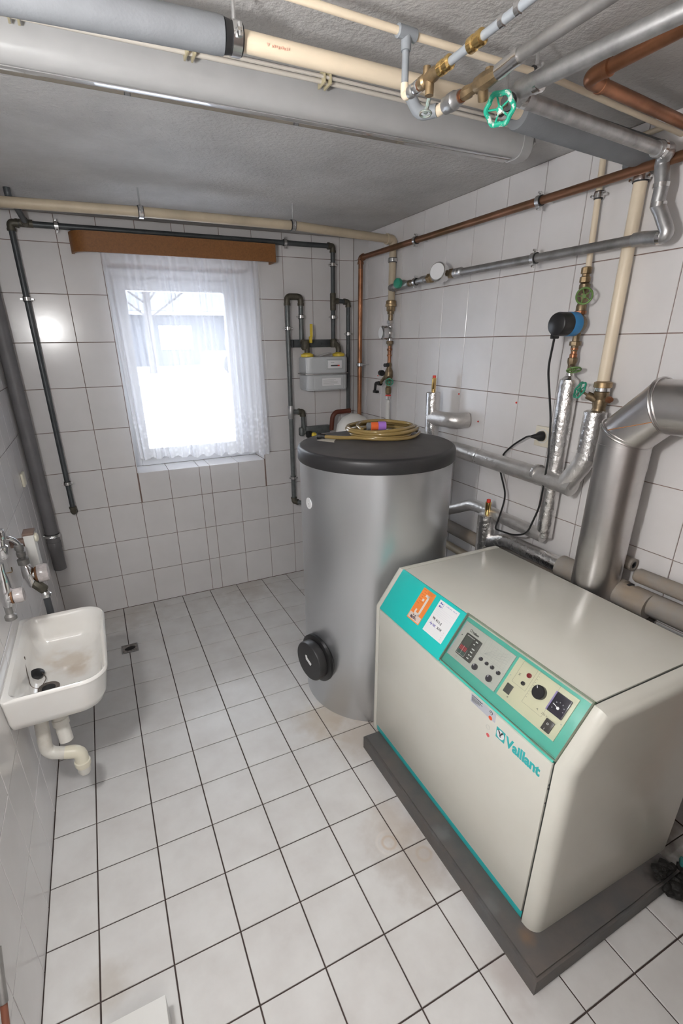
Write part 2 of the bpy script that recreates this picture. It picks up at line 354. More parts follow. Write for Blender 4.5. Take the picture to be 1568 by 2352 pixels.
tile_cache = {}
def tile_mesh(w, h, t, m):
    k = (round(w, 3), round(h, 3), t, m.name)
    if k not in tile_cache:
        e = 0.0012; vs = []
        for z, i in ((0, 0), (t-e, 0), (t, e)):
            for sx, sy in ((-1, -1), (1, -1), (1, 1), (-1, 1)): vs.append((sx*(w/2-i), sy*(h/2-i), z))
        fs = [(3, 2, 1, 0), (8, 9, 10, 11)]
        for q in (0, 4):
            for i in range(4): fs.append((q+i, q+(i+1) % 4, q+4+(i+1) % 4, q+4+i))
        me = bpy.data.meshes.new('tile'); me.from_pydata(vs, [], fs); me.materials.append(m); tile_cache[k] = me
    return tile_cache[k]
def tiling(parent, M, us, vs, m, gap, holes=(), jit=0.0):
    """lay tiles between the joints us x vs of the plane M, leaving the holes open"""
    for i in range(len(us)-1):
        for j in range(len(vs)-1):
            rects = [(us[i], us[i+1], vs[j], vs[j+1])]
            for hx0, hx1, hy0, hy1 in holes:
                nr = []
                for a0, a1, b0, b1 in rects:
                    if a1 <= hx0+.002 or a0 >= hx1-.002 or b1 <= hy0+.002 or b0 >= hy1-.002: nr.append((a0, a1, b0, b1)); continue
                    if a0 < hx0: nr.append((a0, hx0, b0, b1))
                    if a1 > hx1: nr.append((hx1, a1, b0, b1))
                    c0, c1 = max(a0, hx0), min(a1, hx1)
                    if b0 < hy0: nr.append((c0, c1, b0, hy0))
                    if b1 > hy1: nr.append((c0, c1, hy1, b1))
                rects = nr
            for a0, a1, b0, b1 in rects:
                w, h = a1-a0-gap, b1-b0-gap
                if w < 0.008 or h < 0.008: continue
                o = bpy.data.objects.new('tile', tile_mesh(w, h, G, m)); C.objects.link(o)
                R = Matrix.Rotation(random.gauss(0, jit), 4, 'X') @ Matrix.Rotation(random.gauss(0, jit), 4, 'Y') if jit else Matrix()
                o.matrix_world = M @ Matrix.Translation((round((a0+a1)/2, 4), round((b0+b1)/2, 4), -G)) @ R
                o.parent = parent
def plane(o, u, v):
    u, v = V(u), V(v); n = u.cross(v); m = Matrix((u, v, n)).transposed().to_4x4(); m.translation = V(o); return m
rows = [0, 0.248, 0.493, 0.738, 0.983, 1.228, 1.473, 1.718, 1.963, 2.208, H]
fx = [0]+[0.1465+0.2*i for i in range(10)]+[W]
fy = [-D]+[-3.3+0.2*i for i in range(17)]+[0]
FD = (0.3, 0.4, -0.58, -0.485)              # floor drain cut-out
tiling(floor, plane((0, 0, 0), (1, 0, 0), (0, 1, 0)), fx, fy, floor_tile, 0.0045, (), 0.0012)
bx = [0, 0.187, 0.378, 0.577, 0.773, 0.970, 1.043, 1.240, 1.438, 1.634, 1.836, 2.036, W]
tiling(wall_back, plane((0, 0, 0), (1, 0, 0), (0, 0, 1)), bx, rows, wall_tile, 0.003, [(WX0, WX1, WZ0, WZ1)], 0.0022)
ru = [0.2*i for i in range(17)]+[D]
tiling(wall_right, plane((W, 0, 0), (0, -1, 0), (0, 0, 1)), ru, rows, wall_tile, 0.003, [(2.93, 3.44, 0, 2.03)], 0.0022)
lu = [3.45-3.31]+[3.45-3.118+0.1925*i for i in range(0)]
lv = [0, 0.015, 0.262, 0.509, 0.756, 1.003, 1.250, 1.497, 1.744, 1.991, 2.238, H]
ly = [-D]+[-1.77-0.1925*k for k in range(8, -10, -1)]+[0]
tiling(wall_left, plane((0, 0, 0), (0, 1, 0), (0, 0, 1)), ly, [0]+lv[2:], wall_tile, 0.003, (), 0.0022)
if False: tiling(wall_front, plane((W, -D, 0), (-1, 0, 0), (0, 0, 1)), [0, .2, .4, .6, .8, 1.0, W-DX1-0.07], rows, wall_tile, 0.003, (), 0.0022)
# tiled reveal of the window
tiling(wall_back, plane((0, 0, WZ0), (1, 0, 0), (0, 1, 0)), [WX0, 0.773, 0.970, 1.043, 1.240, WX1], [0.0, WD], wall_tile, 0.003)
tiling(wall_back, plane((WX1, 0, 0), (0, 1, 0), (0, 0, 1)).copy() @ Matrix.Rotation(0, 4, 'X'), [0.0, WD], [r for r in rows[4:9]]+[WZ1], wall_tile, 0.003) if False else None
tiling(wall_back, plane((WX1, 0, 0), (0, 0, 1), (0, 1, 0)), [WZ0]+rows[5:9]+[WZ1], [0.0, WD], wall_tile, 0.003)
tiling(wall_back, plane((WX0, 0, 0), (0, 1, 0), (0, 0, 1)), [0.0, WD], [WZ0]+rows[5:9]+[WZ1], wall_tile, 0.003)

# window
w = Thing('window_1', None, None, (1.007, 0.22, WZ0), kind='structure')
def rframe(bm, x0, x1, z0, z1, t, y0, y1, bev=0.004):
    box(bm, (x0, y0, z0), (x0+t, y1, z1), bev); box(bm, (x1-t, y0, z0), (x1, y1, z1), bev)
    box(bm, (x0+t, y0, z0), (x1-t, y1, z0+t), bev); box(bm, (x0+t, y0, z1-t), (x1-t, y1, z1), bev)
b = B(); rframe(b, WX0, WX1, WZ0, WZ1, 0.05, 0.20, 0.27); w.part('window_frame', b, frame_m)
b = B(); rframe(b, WX0+0.04, WX1-0.075, WZ0+0.045, WZ1-0.05, 0.068, 0.185, 0.24, 0.006); box(b, (WX1-.09, .19, WZ0+.045), (WX1-.045, .24, WZ1-.045), .004); sash = w.part('sash', b, frame_m)
b = B(); box(b, (WX0+0.10, 0.208, WZ0+0.105), (WX1-0.14, 0.214, WZ1-0.11)); w.part('pane', b, pane_m, sash)
b = B(); box(b, (WX1-0.118, 0.165, 1.48), (WX1-0.096, 0.19, 1.55), 0.004); box(b, (WX1-0.115, 0.155, 1.43), (WX1-0.1, 0.168, 1.53), 0.004); w.part('handle', b, frame_m, sash)

# outside, behind the sheer curtain
b = B(); box(b, (-30, 0.32, 0.4), (40, 45, 0.86)); struct('ground_snow', b, snow)
b = B(); box(b, (-30, 5.2, 0.85), (40, 8.2, 0.872)); struct('road', b, asphalt)
b = B(); prism(b, [(28, 0), (60, 0), (58, 14), (44, 11), (34, 6)], plane((-60, 0, 0.86), (0, 1, 0), (0, 0, 1)), 150); struct('wooded_hill', b, mat('winter_wood', (0.030, 0.033, 0.042), 0.9, noise=1, nscale=1.2, col2=(0.07, 0.075, 0.09), det=8))
t = Thing('garden_wall', 'low pale wall running along the far side of the road outside the window', 'wall', (3, 8.6, 0.86))
b = B(); box(b, (-10, 8.5, 0.86), (25, 8.7, 1.0)); t.part('wall_body', b, white_plaster)
b = B(); box(b, (-10, 8.45, 1.0), (25, 8.75, 1.05)); t.part('snow_cap', b, snow)
t = Thing('house', 'long pale blue-grey building across the road seen through the curtain', 'building', (5, 22, 0.86))
hw = mat('pale_blue_grey_render', (0.040, 0.046, 0.062), 0.8); hr = mat('slate_roof', (0.045, 0.05, 0.066), 0.7); hg = mat('dark_house_window', (0.12, 0.14, 0.18), 0.2)
b = B(); box(b, (-6, 19, 0.86), (18, 27, 2.9)); t.part('wall', b, hw)
b = B(); prism(b, [(-0.6, 0), (9.0, 0), (4.2, 2.0)], plane((-6.5, 18.5, 2.9), (0, 1, 0), (0, 0, 1)), 25); t.part('roof', b, hr)
b = B(); box(b, (-6.6, 18.2, 2.78), (18.5, 18.5, 2.94)); t.part('snow_edge', b, snow)
for x in (0.5, 3.2, 5.9, 8.6, 11.3):
    b = B(); box(b, (x, 18.94, 1.5), (x+1.3, 19.02, 2.4)); f = t.part('window', b, frame_m)
    b = B(); box(b, (x+0.08, 18.9, 1.58), (x+1.22, 18.96, 2.32)); t.part('pane', b, hg, f)
t = Thing('parked_car', 'snow dusted light car parked beyond the road', 'car', (5.4, 12, 0.86))
b = B(); box(b, (3.6, 11.3, 1.05), (7.2, 12.9, 1.5), 0.12, 3); box(b, (4.3, 11.4, 1.45), (6.6, 12.8, 1.95), 0.18, 3); t.part('body', b, mat('silver_car_paint', (0.2, 0.21, 0.24), 0.3))
b = B(); box(b, (4.5, 11.36, 1.52), (6.4, 11.42, 1.86), 0.02); t.part('side_window', b, hg)
for x in (4.2, 6.5):
    b = B(); cyl(b, (x, 11.25, 1.16), (x, 11.45, 1.16), 0.3); t.part('wheel', b, rubber)
t = Thing('rubbish_container', 'turquoise waste container standing by the road outside', 'container', (6.3, 9.4, 0.86))
b = B(); box(b, (5.9, 9.1, 0.858), (6.9, 9.7, 1.75), 0.05); t.part('bin_body', b, mat('turquoise_bin', (0.03, 0.16, 0.14), 0.5))
b = B(); box(b, (5.85, 9.05, 1.75), (6.95, 9.75, 1.86), 0.04); t.part('bin_lid', b, mat('turquoise_bin_lid', (0.1, 0.4, 0.4), 0.5))
for n, (x, y, h, lab) in enumerate([(2.2, 13.5, 5.0, 'bare tree standing left of the parked car outside'), (9.6, 15.5, 6.0, 'taller bare tree right of the waste container outside')]):
    t = Thing('bare_tree', lab, 'tree', (x, y, 0.86)); bark = mat('bark', (0.05, 0.045, 0.045), 0.9)
    b = B(); tube(b, [(x, y, 0.8), (x+0.1, y, 0.86+h*0.5), (x, y, 0.86+h)], 0.12, 0.3, 8, rf=lambda q: 1-0.85*q); t.part('trunk', b, bark)
    rnd = random.Random(n); b = B()
    for k in range(26):
        z = 0.86+h*(0.3+0.65*k/26); a = k*2.4; L_ = h*0.34*(1-0.5*k/26)
        e = V((x+L_*math.cos(a), y+L_*math.sin(a), z+L_*0.7)); tube(b, [(x, y, z), e], 0.03, 0, 5)
        for q in range(4):
            p = V((x, y, z)).lerp(e, 0.4+0.15*q); tube(b, [p, p+V((rnd.uniform(-.5, .5), rnd.uniform(-.5, .5), .5))], 0.012, 0, 4)
    t.part('branches', b, bark, stuff=True)

# pelmet and curtain
t = Thing('pelmet', 'brown curtain pelmet board with rounded left end above the window', 'pelmet', (1.0, 0, 2.2))
b = B(); pts = [(0.435, 0.0), (0.435, -0.04), (0.45, -0.085), (0.485, -0.113), (0.53, -0.12), (1.548, -0.12), (1.552, -0.10), (1.552, 0)]
inner = [(1.54, 0), (1.54, -0.105), (0.53, -0.105), (0.497, -0.10), (0.465, -0.075), (0.45, -0.04), (0.45, 0)]
prism(b, pts+inner, plane((0, 0, 2.158), (1, 0, 0), (0, 1, 0)), 0.095); t.part('board', b, brown_board)
b = B(); box(b, (0.52, -0.095, 2.2), (1.53, -0.001, 2.212)); t.part('curtain_rail', b, white_pl)
t = Thing('sheer_curtain', 'white sheer lace net curtain hanging in the window', 'curtain', (1.02, -0.06, 2.19))
b = B(); NX, NZ = 300, 26; grid = []
for j in range(NZ+1):
    q = j/NZ; row = []
    x0 = 0.572+0.03*q; x1 = 1.448+0.006*q
    for i in range(NX+1):
        s = i/NX; x = x0+(x1-x0)*s
        ph = s*2*PI*23+0.9*math.sin(s*19)+0.6*math.sin(s*7+1)
        amp = (0.006+0.016*q)*(0.55+0.45*math.sin(s*31+2))
        zb = 1.045-0.03*s-0.018*abs(math.sin(s*PI*11))
        if s > 0.9: zb -= 0.02
        z = 2.19+(zb-2.19)*q
        row.append(b.verts.new((x+0.008*q*math.sin(ph*0.5), -0.062+amp*math.sin(ph)+0.01*q*math.sin(s*9), z)))
    grid.append(row)
for j in range(NZ):
    for i in range(NX): b.faces.new((grid[j][i], grid[j][i+1], grid[j+1][i+1], grid[j+1][i]))
t.part('voile', b, voile)
b = B()
for i in range(0, NX, 1):
    pass
t2 = B(); tube(t2, [(1.446, -0.075, 2.17), (1.455, -0.08, 2.0), (1.462, -0.07, 1.6), (1.466, -0.07, 1.06)], 0.0012, 0.05, 6)
t.part('draw_cord', t2, white_pl); b.free()

# ------------------------------------------------------------------ pipe hardware helpers
def clamp(t, c, ax, r, to, label=None, under=None):
    """two-part rubber lined pipe clamp with its stud to the wall or ceiling point 'to'"""
    c, to = V(c), V(to); a, b_, n = frame(ax); d = (to-c).normalized(); side = n.cross(d).normalized()
    bm = B(); rev(bm, c-n*0.009, c+n*0.009, [(0, r+0.0005), (0.0, r+0.006), (0.018, r+0.006), (0.018, r+0.0005)], 20)
    for s in (-1, 1):
        p = c+side*s*(r+0.012)
        cyl(bm, p-d*0.010, p+d*0.010, 0.0042, 8)
    box_dir(bm, c+side*(r+0.010), side, n, 0.012, 0.008, 0.005); box_dir(bm, c-side*(r+0.010), side, n, 0.012, 0.008, 0.005)
    cyl(bm, c+d*(r+0.004), to, 0.004, 8)
    o = t.part('clamp', bm, zinc, under)
    bm = B(); rev(bm, c-n*0.012, c+n*0.012, [(0, r+0.0003), (0.0, r+0.0038), (0.024, r+0.0038), (0.024, r+0.0003)], 20)
    t.part('rubber_liner', bm, rubber, o)
    return o
def box_dir(bm, c, u, v, lu_, lv_, lw_):
    u, v = V(u).normalized(), V(v).normalized(); w_ = u.cross(v)
    m = Matrix((u, v, w_)).transposed().to_4x4(); m.translation = V(c)
    t = B(); box(t, (-lu_/2, -lv_/2, -lw_/2), (lu_/2, lv_/2, lw_/2)); merge(bm, t, m)
def elbow(t, p, d1, d2, r, ln, m, name='elbow', under=None):
    p, d1, d2 = V(p), V(d1).normalized(), V(d2).normalized()
    bm = B(); tube(bm, [p+d1*ln, p, p+d2*ln], r, ln*0.8, 16)
    for d in (d1, d2): rev(bm, p+d*(ln-0.008), p+d*(ln+0.004), [(0, r+0.0), (0, r*1.14), (0.012, r*1.14), (0.012, r)], 16)
    return t.part(name, bm, m, under)
def nut(bm, A, B_, r, seg=6): rev(bm, A, B_, [(0, r*0.93), (0.12, r), (0.88, r), (1, r*0.93)], seg, False)
def stack(t, name, A, ax, prof, m, seg=16, label=None, under=None):
    A = V(A); ax = V(ax).normalized(); bm = B(); rev(bm, A, A+ax, prof, seg); return t.part(name, bm, m, under, label)
def handwheel(t, c, ax, R, m, under=None, lobes=6, label=None, stem=None, thick=.13):
    c = V(c); a, b_, n = frame(ax); bm = B()
    torus(bm, c, ax, R, R*thick, 36, 8, 0.07 if lobes else 0)
    for k in range(5):
        th = 2*PI*k/5; d = a*math.cos(th)+b_*math.sin(th); cyl(bm, c, c+d*R*0.98, R*0.08, 6)
    rev(bm, c-n*R*0.18, c+n*R*0.18, [(0, R*0.2), (1, R*0.26)], 10, False)
    w_ = t.part('handwheel', bm, m, under, label)
    if stem is not None:
        bm = B(); cyl(bm, c-n*0, stem, 0.0042, 8); t.part('valve_stem', bm, bronze, under)
    return w_

# ------------------------------------------------------------------ gas line on the window wall
yb = -0.06
t = Thing('gas_pipe', 'dark grey gas pipe running above the window with a drop in the left corner', 'pipe', (0.185, yb, 0.75))
b = B(); tube(b, [(0.18, -0.008, 0.752), (0.18, yb, 0.752), (0.183, yb, 2.272), (1.958, yb, 2.274), (1.955, yb, 1.69)], 0.0145, 0.03, 16); t.part('pipe', b, gas_steel)
for p, d1, d2 in (((0.183, yb, 2.272), (0, 0, -1), (1, 0, 0)), ((1.958, yb, 2.274), (-1, 0, 0), (0, 0, -1)), ((0.18, yb, 0.752), (0, 0, 1), (0, 1, 0))): elbow(t, p, d1, d2, 0.018, 0.032, gas_fit)
b = B(); tube(b, [(0.252, yb, 2.274), (0.235, -0.30, 2.305), (0.225, -0.42, 2.31), (0.225, -0.42, 2.34)], 0.014, 0.03); t.part('branch_pipe', b, gas_steel)
b = B(); rev(b, (0.222, yb, 2.274), (0.282, yb, 2.274), [(0, .018), (.06, .018)], 16); cyl(b, (0.25, yb, 2.274), (0.248, -0.10, 2.28), 0.018); t.part('tee', b, gas_fit)
for p in ((0.387, yb, 2.273), (1.632, yb, 2.274)): clamp(t, p, (1, 0, 0), 0.0145, (p[0], 0, p[2]))
for p in ((0.183, yb, 1.93), (0.18, yb, 0.935), (1.956, yb, 2.17), (1.955, yb, 1.86)): clamp(t, p, (0, 0, 1), 0.0145, (p[0], 0, p[2]))
b = B(); rev(b, (1.956, yb, 2.005), (1.956, yb, 1.90), [(0, .017), (0.004, .0195), (.10, .0195), (.105, .017)], 16); cyl(b, (1.956, yb, 1.958), (1.995, yb, 1.958), 0.018); t.part('tee', b, gas_fit)
b = B(); tube(b, [(1.99, yb, 1.958), (2.07, yb, 1.955), (2.07, yb, 1.22)], 0.0135, 0.03); t.part('branch_pipe', b, gas_steel)
elbow(t, (2.07, yb, 1.955), (-1, 0, 0), (0, 0, -1), 0.017, 0.03, gas_fit); clamp(t, (2.07, yb, 1.755), (0, 0, 1), 0.0135, (2.07, 0, 1.755))

t = Thing('gas_riser', 'grey gas pipe with a U bend on top, between window and gas meter', 'pipe', (1.63, yb, 0.61))
b = B(); tube(b, [(1.70, -0.14, 0.603), (1.62, yb, 0.608), (1.63, yb, 1.975), (1.724, yb, 1.977), (1.722, yb, 1.71)], 0.0155, 0.034); t.part('pipe', b, gas_grey)
b = B(); tube(b, [(1.63, yb, 1.925), (1.63, yb, 1.977), (1.724, yb, 1.977), (1.724, yb, 1.925)], 0.0195, 0.045); rev(b, (1.63, yb, 1.925), (1.63, yb, 1.94), [(0, .0215), (.015, .0215)]); rev(b, (1.724, yb, 1.925), (1.724, yb, 1.94), [(0, .0215), (.015, .0215)]); t.part('return_bend', b, gas_fit)
elbow(t, (1.62, yb, 0.608), (0, 0, 1), (0.8, -0.8, 0), 0.019, 0.03, gas_fit)
for p in ((1.628, yb, 1.79), (1.623, yb, 0.79), (1.723, yb, 1.86)): clamp(t, p, (0, 0, 1), 0.0155, (p[0], 0, p[2]))
b = B(); rev(b, (1.625, yb, 1.30), (1.624, yb, 1.21), [(0, .018), (.003, .020), (.087, .020), (.09, .018)]); t.part('tee', b, galv)
b = B(); tube(b, [(1.63, yb, 1.258), (1.713, yb, 1.256), (1.716, yb, 1.15)], 0.0155, 0.03); t.part('branch_pipe', b, gas_grey)
elbow(t, (1.713, yb, 1.256), (-1, 0, 0), (0, 0, -1), 0.019, 0.03, gas_fit)
b = B(); tube(b, [(1.716, yb, 1.16), (1.716, yb, 1.115), (1.93, yb, 1.12)], 0.0175, 0.012); rev(b, (1.70, yb, 1.085), (1.70, yb, 1.15), [(0, .012), (.01, .021), (.05, .021), (.06, .017)]); box(b, (1.73, yb-.018, 1.095), (1.915, yb+.018, 1.150), 0.004); t.part('manifold', b, gas_grey)
b = B(); box(b, (1.725, yb-.045, 1.075), (1.765, yb-.012, 1.12), 0.006); t.part('valve_body', b, black)
b = B(); rev(b, (1.757, yb-.045, 1.098), (1.80, yb-.06, 1.094), [(0, .010), (.01, .016), (.025, .016), (.036, .008)]); t.part('valve_cap', b, yellow, label='yellow cap')
b = B(); tube(b, [(1.915, -0.10, 1.12), (1.915, -0.12, 1.215), (1.94, -0.12, 1.243), (2.06, -0.11, 1.245)], 0.0165, 0.02); t.part('bend_pipe', b, mat('red_brown_paint', (0.13, 0.035, 0.02), 0.35), label='red-brown bent pipe')

# gas meter
t = Thing('gas_meter', 'light grey gas meter hanging from two yellow rings beside the window', 'gas meter', (1.865, -0.10, 1.40))
b = B(); prism(b, [(1.712, -0.02), (2.016, -0.02), (2.016, -0.15), (1.985, -0.175), (1.755, -0.175), (1.712, -0.15)], plane((0, 0, 1.508), (1, 0, 0), (0, 1, 0)), 0.105)
bmesh.ops.bevel(b, geom=[e for e in b.edges if e.calc_length() > .02], offset=0.006, segments=2, affect='EDGES'); t.part('upper_housing', b, meter_m)
b = B(); prism(b, [(1.712, -0.02), (2.016, -0.02), (2.016, -0.15), (1.985, -0.175), (1.755, -0.175), (1.712, -0.15)], plane((0, 0, 1.40), (1, 0, 0), (0, 1, 0)), 0.105)
bmesh.ops.bevel(b, geom=[e for e in b.edges if e.calc_length() > .02], offset=0.009, segments=3, affect='EDGES'); t.part('lower_housing', b, meter_m)
b = B(); prism(b, [(1.705, -0.015), (2.023, -0.015), (2.023, -0.155), (1.99, -0.181), (1.75, -0.181), (1.705, -0.155)], plane((0, 0, 1.5035), (1, 0, 0), (0, 1, 0)), 0.005); t.part('seam_flange', b, galv_dull)
b = B(); box(b, (1.848, -0.183, 1.535), (1.968, -0.17, 1.598), 0.003); cs = t.part('counter_housing', b, meter_m)
b = B(); box(b, (1.856, -0.186, 1.541), (1.958, -0.1825, 1.59), 0.001); t.part('counter_plate', b, white_p, cs)
b = B(); box(b, (1.876, -0.188, 1.554), (1.926, -0.1855, 1.5615)); box(b, (1.876, -0.188, 1.5785), (1.9, -0.186, 1.5805)); t.part('counter_window', b, blackink, cs)
b = B(); box(b, (1.926, -0.188, 1.554), (1.94, -0.1855, 1.5615)); t.part('red_digits', b, red, cs)
b = B(); box(b, (1.815, -0.1765, 1.43), (1.955, -0.1745, 1.478)); lb = t.part('rating_label', b, white_p)
b = B()
for k in range(6): box(b, (1.822, -0.1775, 1.436+k*0.006), (1.822+random.uniform(.07, .125), -0.1765, 1.4375+k*0.006))
t.part('print_lines', b, greyink, lb, stuff=True)
for x in (1.742, 1.975):
    b = B(); rev(b, (x, -0.10, 1.612), (x, -0.10, 1.64), [(0, .034), (.003, .042), (.018, .042), (.022, .03), (.028, .02)], 24); t.part('union_ring', b, yellow, label='yellow union ring')
b = B(); tube(b, [(1.742, -0.10, 1.63), (1.742, -0.10, 1.70), (1.722, -0.062, 1.71)], 0.0175, 0.02); rev(b, (1.735, -0.09, 1.655), (1.735, -0.09, 1.72), [(0, .02), (.012, .028), (.05, .028), (.062, .02)], 12); t.part('shutoff_valve', b, gas_fit)
b = B(); tube(b, [(1.975, -0.10, 1.63), (1.975, -0.10, 1.675), (1.956, -0.07, 1.70)], 0.0185, 0.02); rev(b, (1.956, -0.066, 1.67), (1.956, -0.066, 1.73), [(0, .02), (.01, .024), (.045, .024), (.055, .018)], 12); t.part('outlet_elbow', b, gas_fit)
b = B(); box(b, (1.665, -0.045, 1.673), (1.96, -0.035, 1.722), 0.002); box(b, (1.665, -0.045, 1.673), (1.672, -0.0, 1.722)); cyl(b, (1.815, -0.05, 1.697), (1.815, 0, 1.697), 0.008); cyl(b, (1.88, -0.05, 1.697), (1.88, -0.03, 1.697), 0.008); t.part('bracket', b, gas_steel)
b = B(); box(b, (1.755, -0.13, 1.735), (1.774, -0.125, 1.815), 0.002); box(b, (1.757, -0.13, 1.70), (1.77, -0.10, 1.74), 0.002); t.part('valve_lever', b, yellow, label='yellow shut-off lever')
b = B(); box_dir(b, (1.86, -0.11, 1.628), (1, 0, 0.25), (0, 1, 0), 0.09, 0.06, 0.001); t.part('tag', b, white_p, label='paper tag lying on the meter')

# ------------------------------------------------------------------ rear cream heating pipe hung from the ceiling
t = Thing('hanging_pipe', 'dusty cream plastic pipe hung on rods under the ceiling before the window', 'pipe', (1.0, -0.60, 2.25))
b = B(); tube(b, [(0.002, -0.575, 2.25), (0.74, -0.632, 2.25), (1.46, -0.635, 2.25), (2.110, -0.545, 2.243), (2.110, -0.545, 1.925)], 0.0205, 0.035, 18); t.part('pipe', b, old_pvc)
elbow(t, (2.110, -0.545, 2.243), (-1, -0.1, 0), (0, 0, -1), 0.0245, 0.045, old_pvc)
for x, y in ((0.74, -0.632), (1.462, -0.635)): clamp(t, (x, y, 2.25), (1, 0, 0), 0.0205, (x, y, H))
clamp(t, (2.110, -0.545, 2.14), (0, 0, 1), 0.0205, (W, -0.545, 2.14))
xx, yy = 2.10, -0.558
stack(t, 'union_nut', (xx, yy, 1.93), (0, 0, -1), [(0, .024), (.004, .030), (.02, .030), (.022, .033), (.034, .033), (.036, .026), (.055, .026), (.06, .022)], brass, 14)
stack(t, 'nipple', (xx, yy, 1.875), (0, 0, -1), [(0, .020), (.02, .020), (.022, .014), (.06, .014)], bronze, 12)
stack(t, 'union_nut', (xx, yy, 1.822), (0, 0, -1), [(0, .017), (.003, .022), (.018, .022), (.02, .016), (.036, .014)], zinc, 8)
wm = stack(t, 'water_meter', (xx+.01, yy, 1.752), (-1, 0.12, 0), [(0, .034), (.02, .036), (.03, .030), (.034, .040), (.06, .040), (.064, .036), (.066, .034)], zinc, 28, label='round water meter')
b = B(); rev(b, (xx-.060, yy+.008, 1.752), (xx-.0625, yy+.0083, 1.752), [(0, .032), (.0025, .032)], 24); t.part('dial', b, white_p, wm)
stack(t, 'nipple', (xx, yy, 1.79), (0, 0, -1), [(0, .014), (.085, .014)], zinc, 12)
stack(t, 'union_nut', (xx, yy, 1.708), (0, 0, -1), [(0, .016), (.003, .022), (.018, .022), (.02, .015), (.03, .013)], bronze, 8)
stack(t, 'pipe', (xx, yy, 1.69), (0, 0, -1), [(0, .012), (.025, .012), (.027, .016), (.038, .016), (.04, .012), (.06, .012), (.062, .0155), (.07, .0155), (.072, .011), (.12, .011)], copper, 14)
b = B(); rev(b, (xx, yy, 1.582), (xx, yy, 1.45), [(0, .013), (.01, .017), (.03, .014), (.05, .024), (.085, .026), (.11, .016), (.13, .016)], 12); cyl(b, (xx, yy, 1.50), (xx-.03, yy-.06, 1.475), .012); cyl(b, (xx, yy, 1.53), (xx-.02, yy+.07, 1.455), .010); t.part('valve_body', b, bronze)
b = B(); rev(b, (xx-.03, yy+.05, 1.52), (xx-.035, yy+.02, 1.52), [(0, .018), (.03, .018)], 12); t.part('test_valve_knob', b, black)
b = B(); cyl(b, (xx-.02, yy-.02, 1.569), (xx-.05, yy-.03, 1.569), .011, 10); t.part('test_valve_knob', b, black)
handwheel(t, (xx-.035, yy-.066, 1.472), (-0.55, -0.75, -0.3), 0.022, green_w, lobes=0, label='green handwheel')
b = B(); tube(b, [(xx-.02, yy+.06, 1.455), (xx-.02, yy+.125, 1.455), (xx-.02, yy+.135, 1.40)], .009, .012, 10); box(b, (xx-.03, yy+.10, 1.392), (xx-.008, yy+.145, 1.408), .002); cyl(b, (xx-.02, yy+.06, 1.455), (xx-.02, yy+.09, 1.455), .014, 10); t.part('drain_tap', b, black, label='black drain tap')
stack(t, 'union_nut', (xx, yy, 1.452), (0, 0, -1), [(0, .012), (.015, .014), (.02, .019), (.05, .019), (.058, .016)], brass, 10)
stack(t, 'sealing_ring', (xx, yy, 1.390), (0, 0, -1), [(0, .0175), (.008, .0175)], red, 14)
stack(t, 'union_nut', (xx, yy, 1.382), (0, 0, -1), [(0, .015), (.02, .015), (.022, .013), (.026, .013)], zinc, 14)
stack(t, 'riser_pipe', (xx, yy, 1.36), (0, 0, -1), [(0, .0135), (.42, .0135)], white_pl, 14, label='white plastic riser')

# ------------------------------------------------------------------ copper line on the right wall
cx_ = 2.07
t = Thing('copper_pipe', 'long dark copper pipe under the ceiling along the right wall, dropping in the corner', 'pipe', (cx_, -0.235, 1.0))
b = B(); tube(b, [(cx_, -0.232, 0.95), (cx_, -0.230, 2.192), (cx_, -3.44, 2.192)], 0.0145, 0.03); t.part('pipe', b, copper_dk)
b = B(); tube(b, [(cx_, -0.2317, 0.96), (cx_, -0.2303, 2.13)], 0.0150, 0.03); t.part('riser_pipe', b, copper)
elbow(t, (cx_, -0.230, 2.192), (0, 0, -1), (0, -1, 0), 0.0175, 0.032, copper_dk)
for y in (-0.833, -1.652): clamp(t, (cx_, y, 2.192), (0, 1, 0), 0.0145, (W, y, 2.192))
clamp(t, (cx_, -0.232, 1.56), (0, 0, 1), 0.0145, (W, -0.232, 1.56))

# galvanised cold water line with meter
gx = 2.06
t = Thing('galvanised_pipe', 'galvanised water pipe with valve and meter along the right wall below the copper pipe', 'pipe', (gx, -1.2, 2.0))
b = B(); tube(b, [(gx+0.075, -0.60, 1.992), (gx, -0.605, 1.99), (gx, -1.20, 2.0)], 0.0125, 0.02); t.part('pipe', b, galv_dull)
elbow(t, (gx, -0.606, 1.99), (0.8, 0, 0), (0, -1, 0), 0.0165, 0.026, galv_dull)
stack(t, 'valve_body', (gx, -0.66, 1.992), (0, -1, 0.01), [(0, .014), (.005, .020), (.04, .02), (.06, .026), (.09, .024), (.12, .018), (.145, .018)], galv, 12)
b = B(); rev(b, (gx-.01, -0.735, 1.998), (gx-.045, -0.745, 2.0), [(0, .012), (.010, .012), (.012, .024), (.022, .027), (.034, .024), (.038, .014)], 18); t.part('valve_cap', b, green_b if False else green_w, label='green valve knob')
stack(t, 'nipple', (gx, -0.80, 1.994), (0, -1, 0.02), [(0, .016), (.02, .016), (.022, .012), (.04, .012), (.042, .018), (.055, .018)], bronze, 10)
clamp(t, (gx, -0.862, 1.996), (0, 1, 0), 0.0135, (W, -0.862, 1.996))
stack(t, 'coupling', (gx, -0.89, 1.997), (0, -1, 0.02), [(0, .014), (.03, .014), (.032, .019), (.06, .019), (.062, .014), (.08, .014)], galv, 12)
stack(t, 'union_nut', (gx, -0.975, 1.999), (0, -1, 0.02), [(0, .015), (.004, .023), (.03, .023), (.034, .016), (.05, .016)], brass, 6)
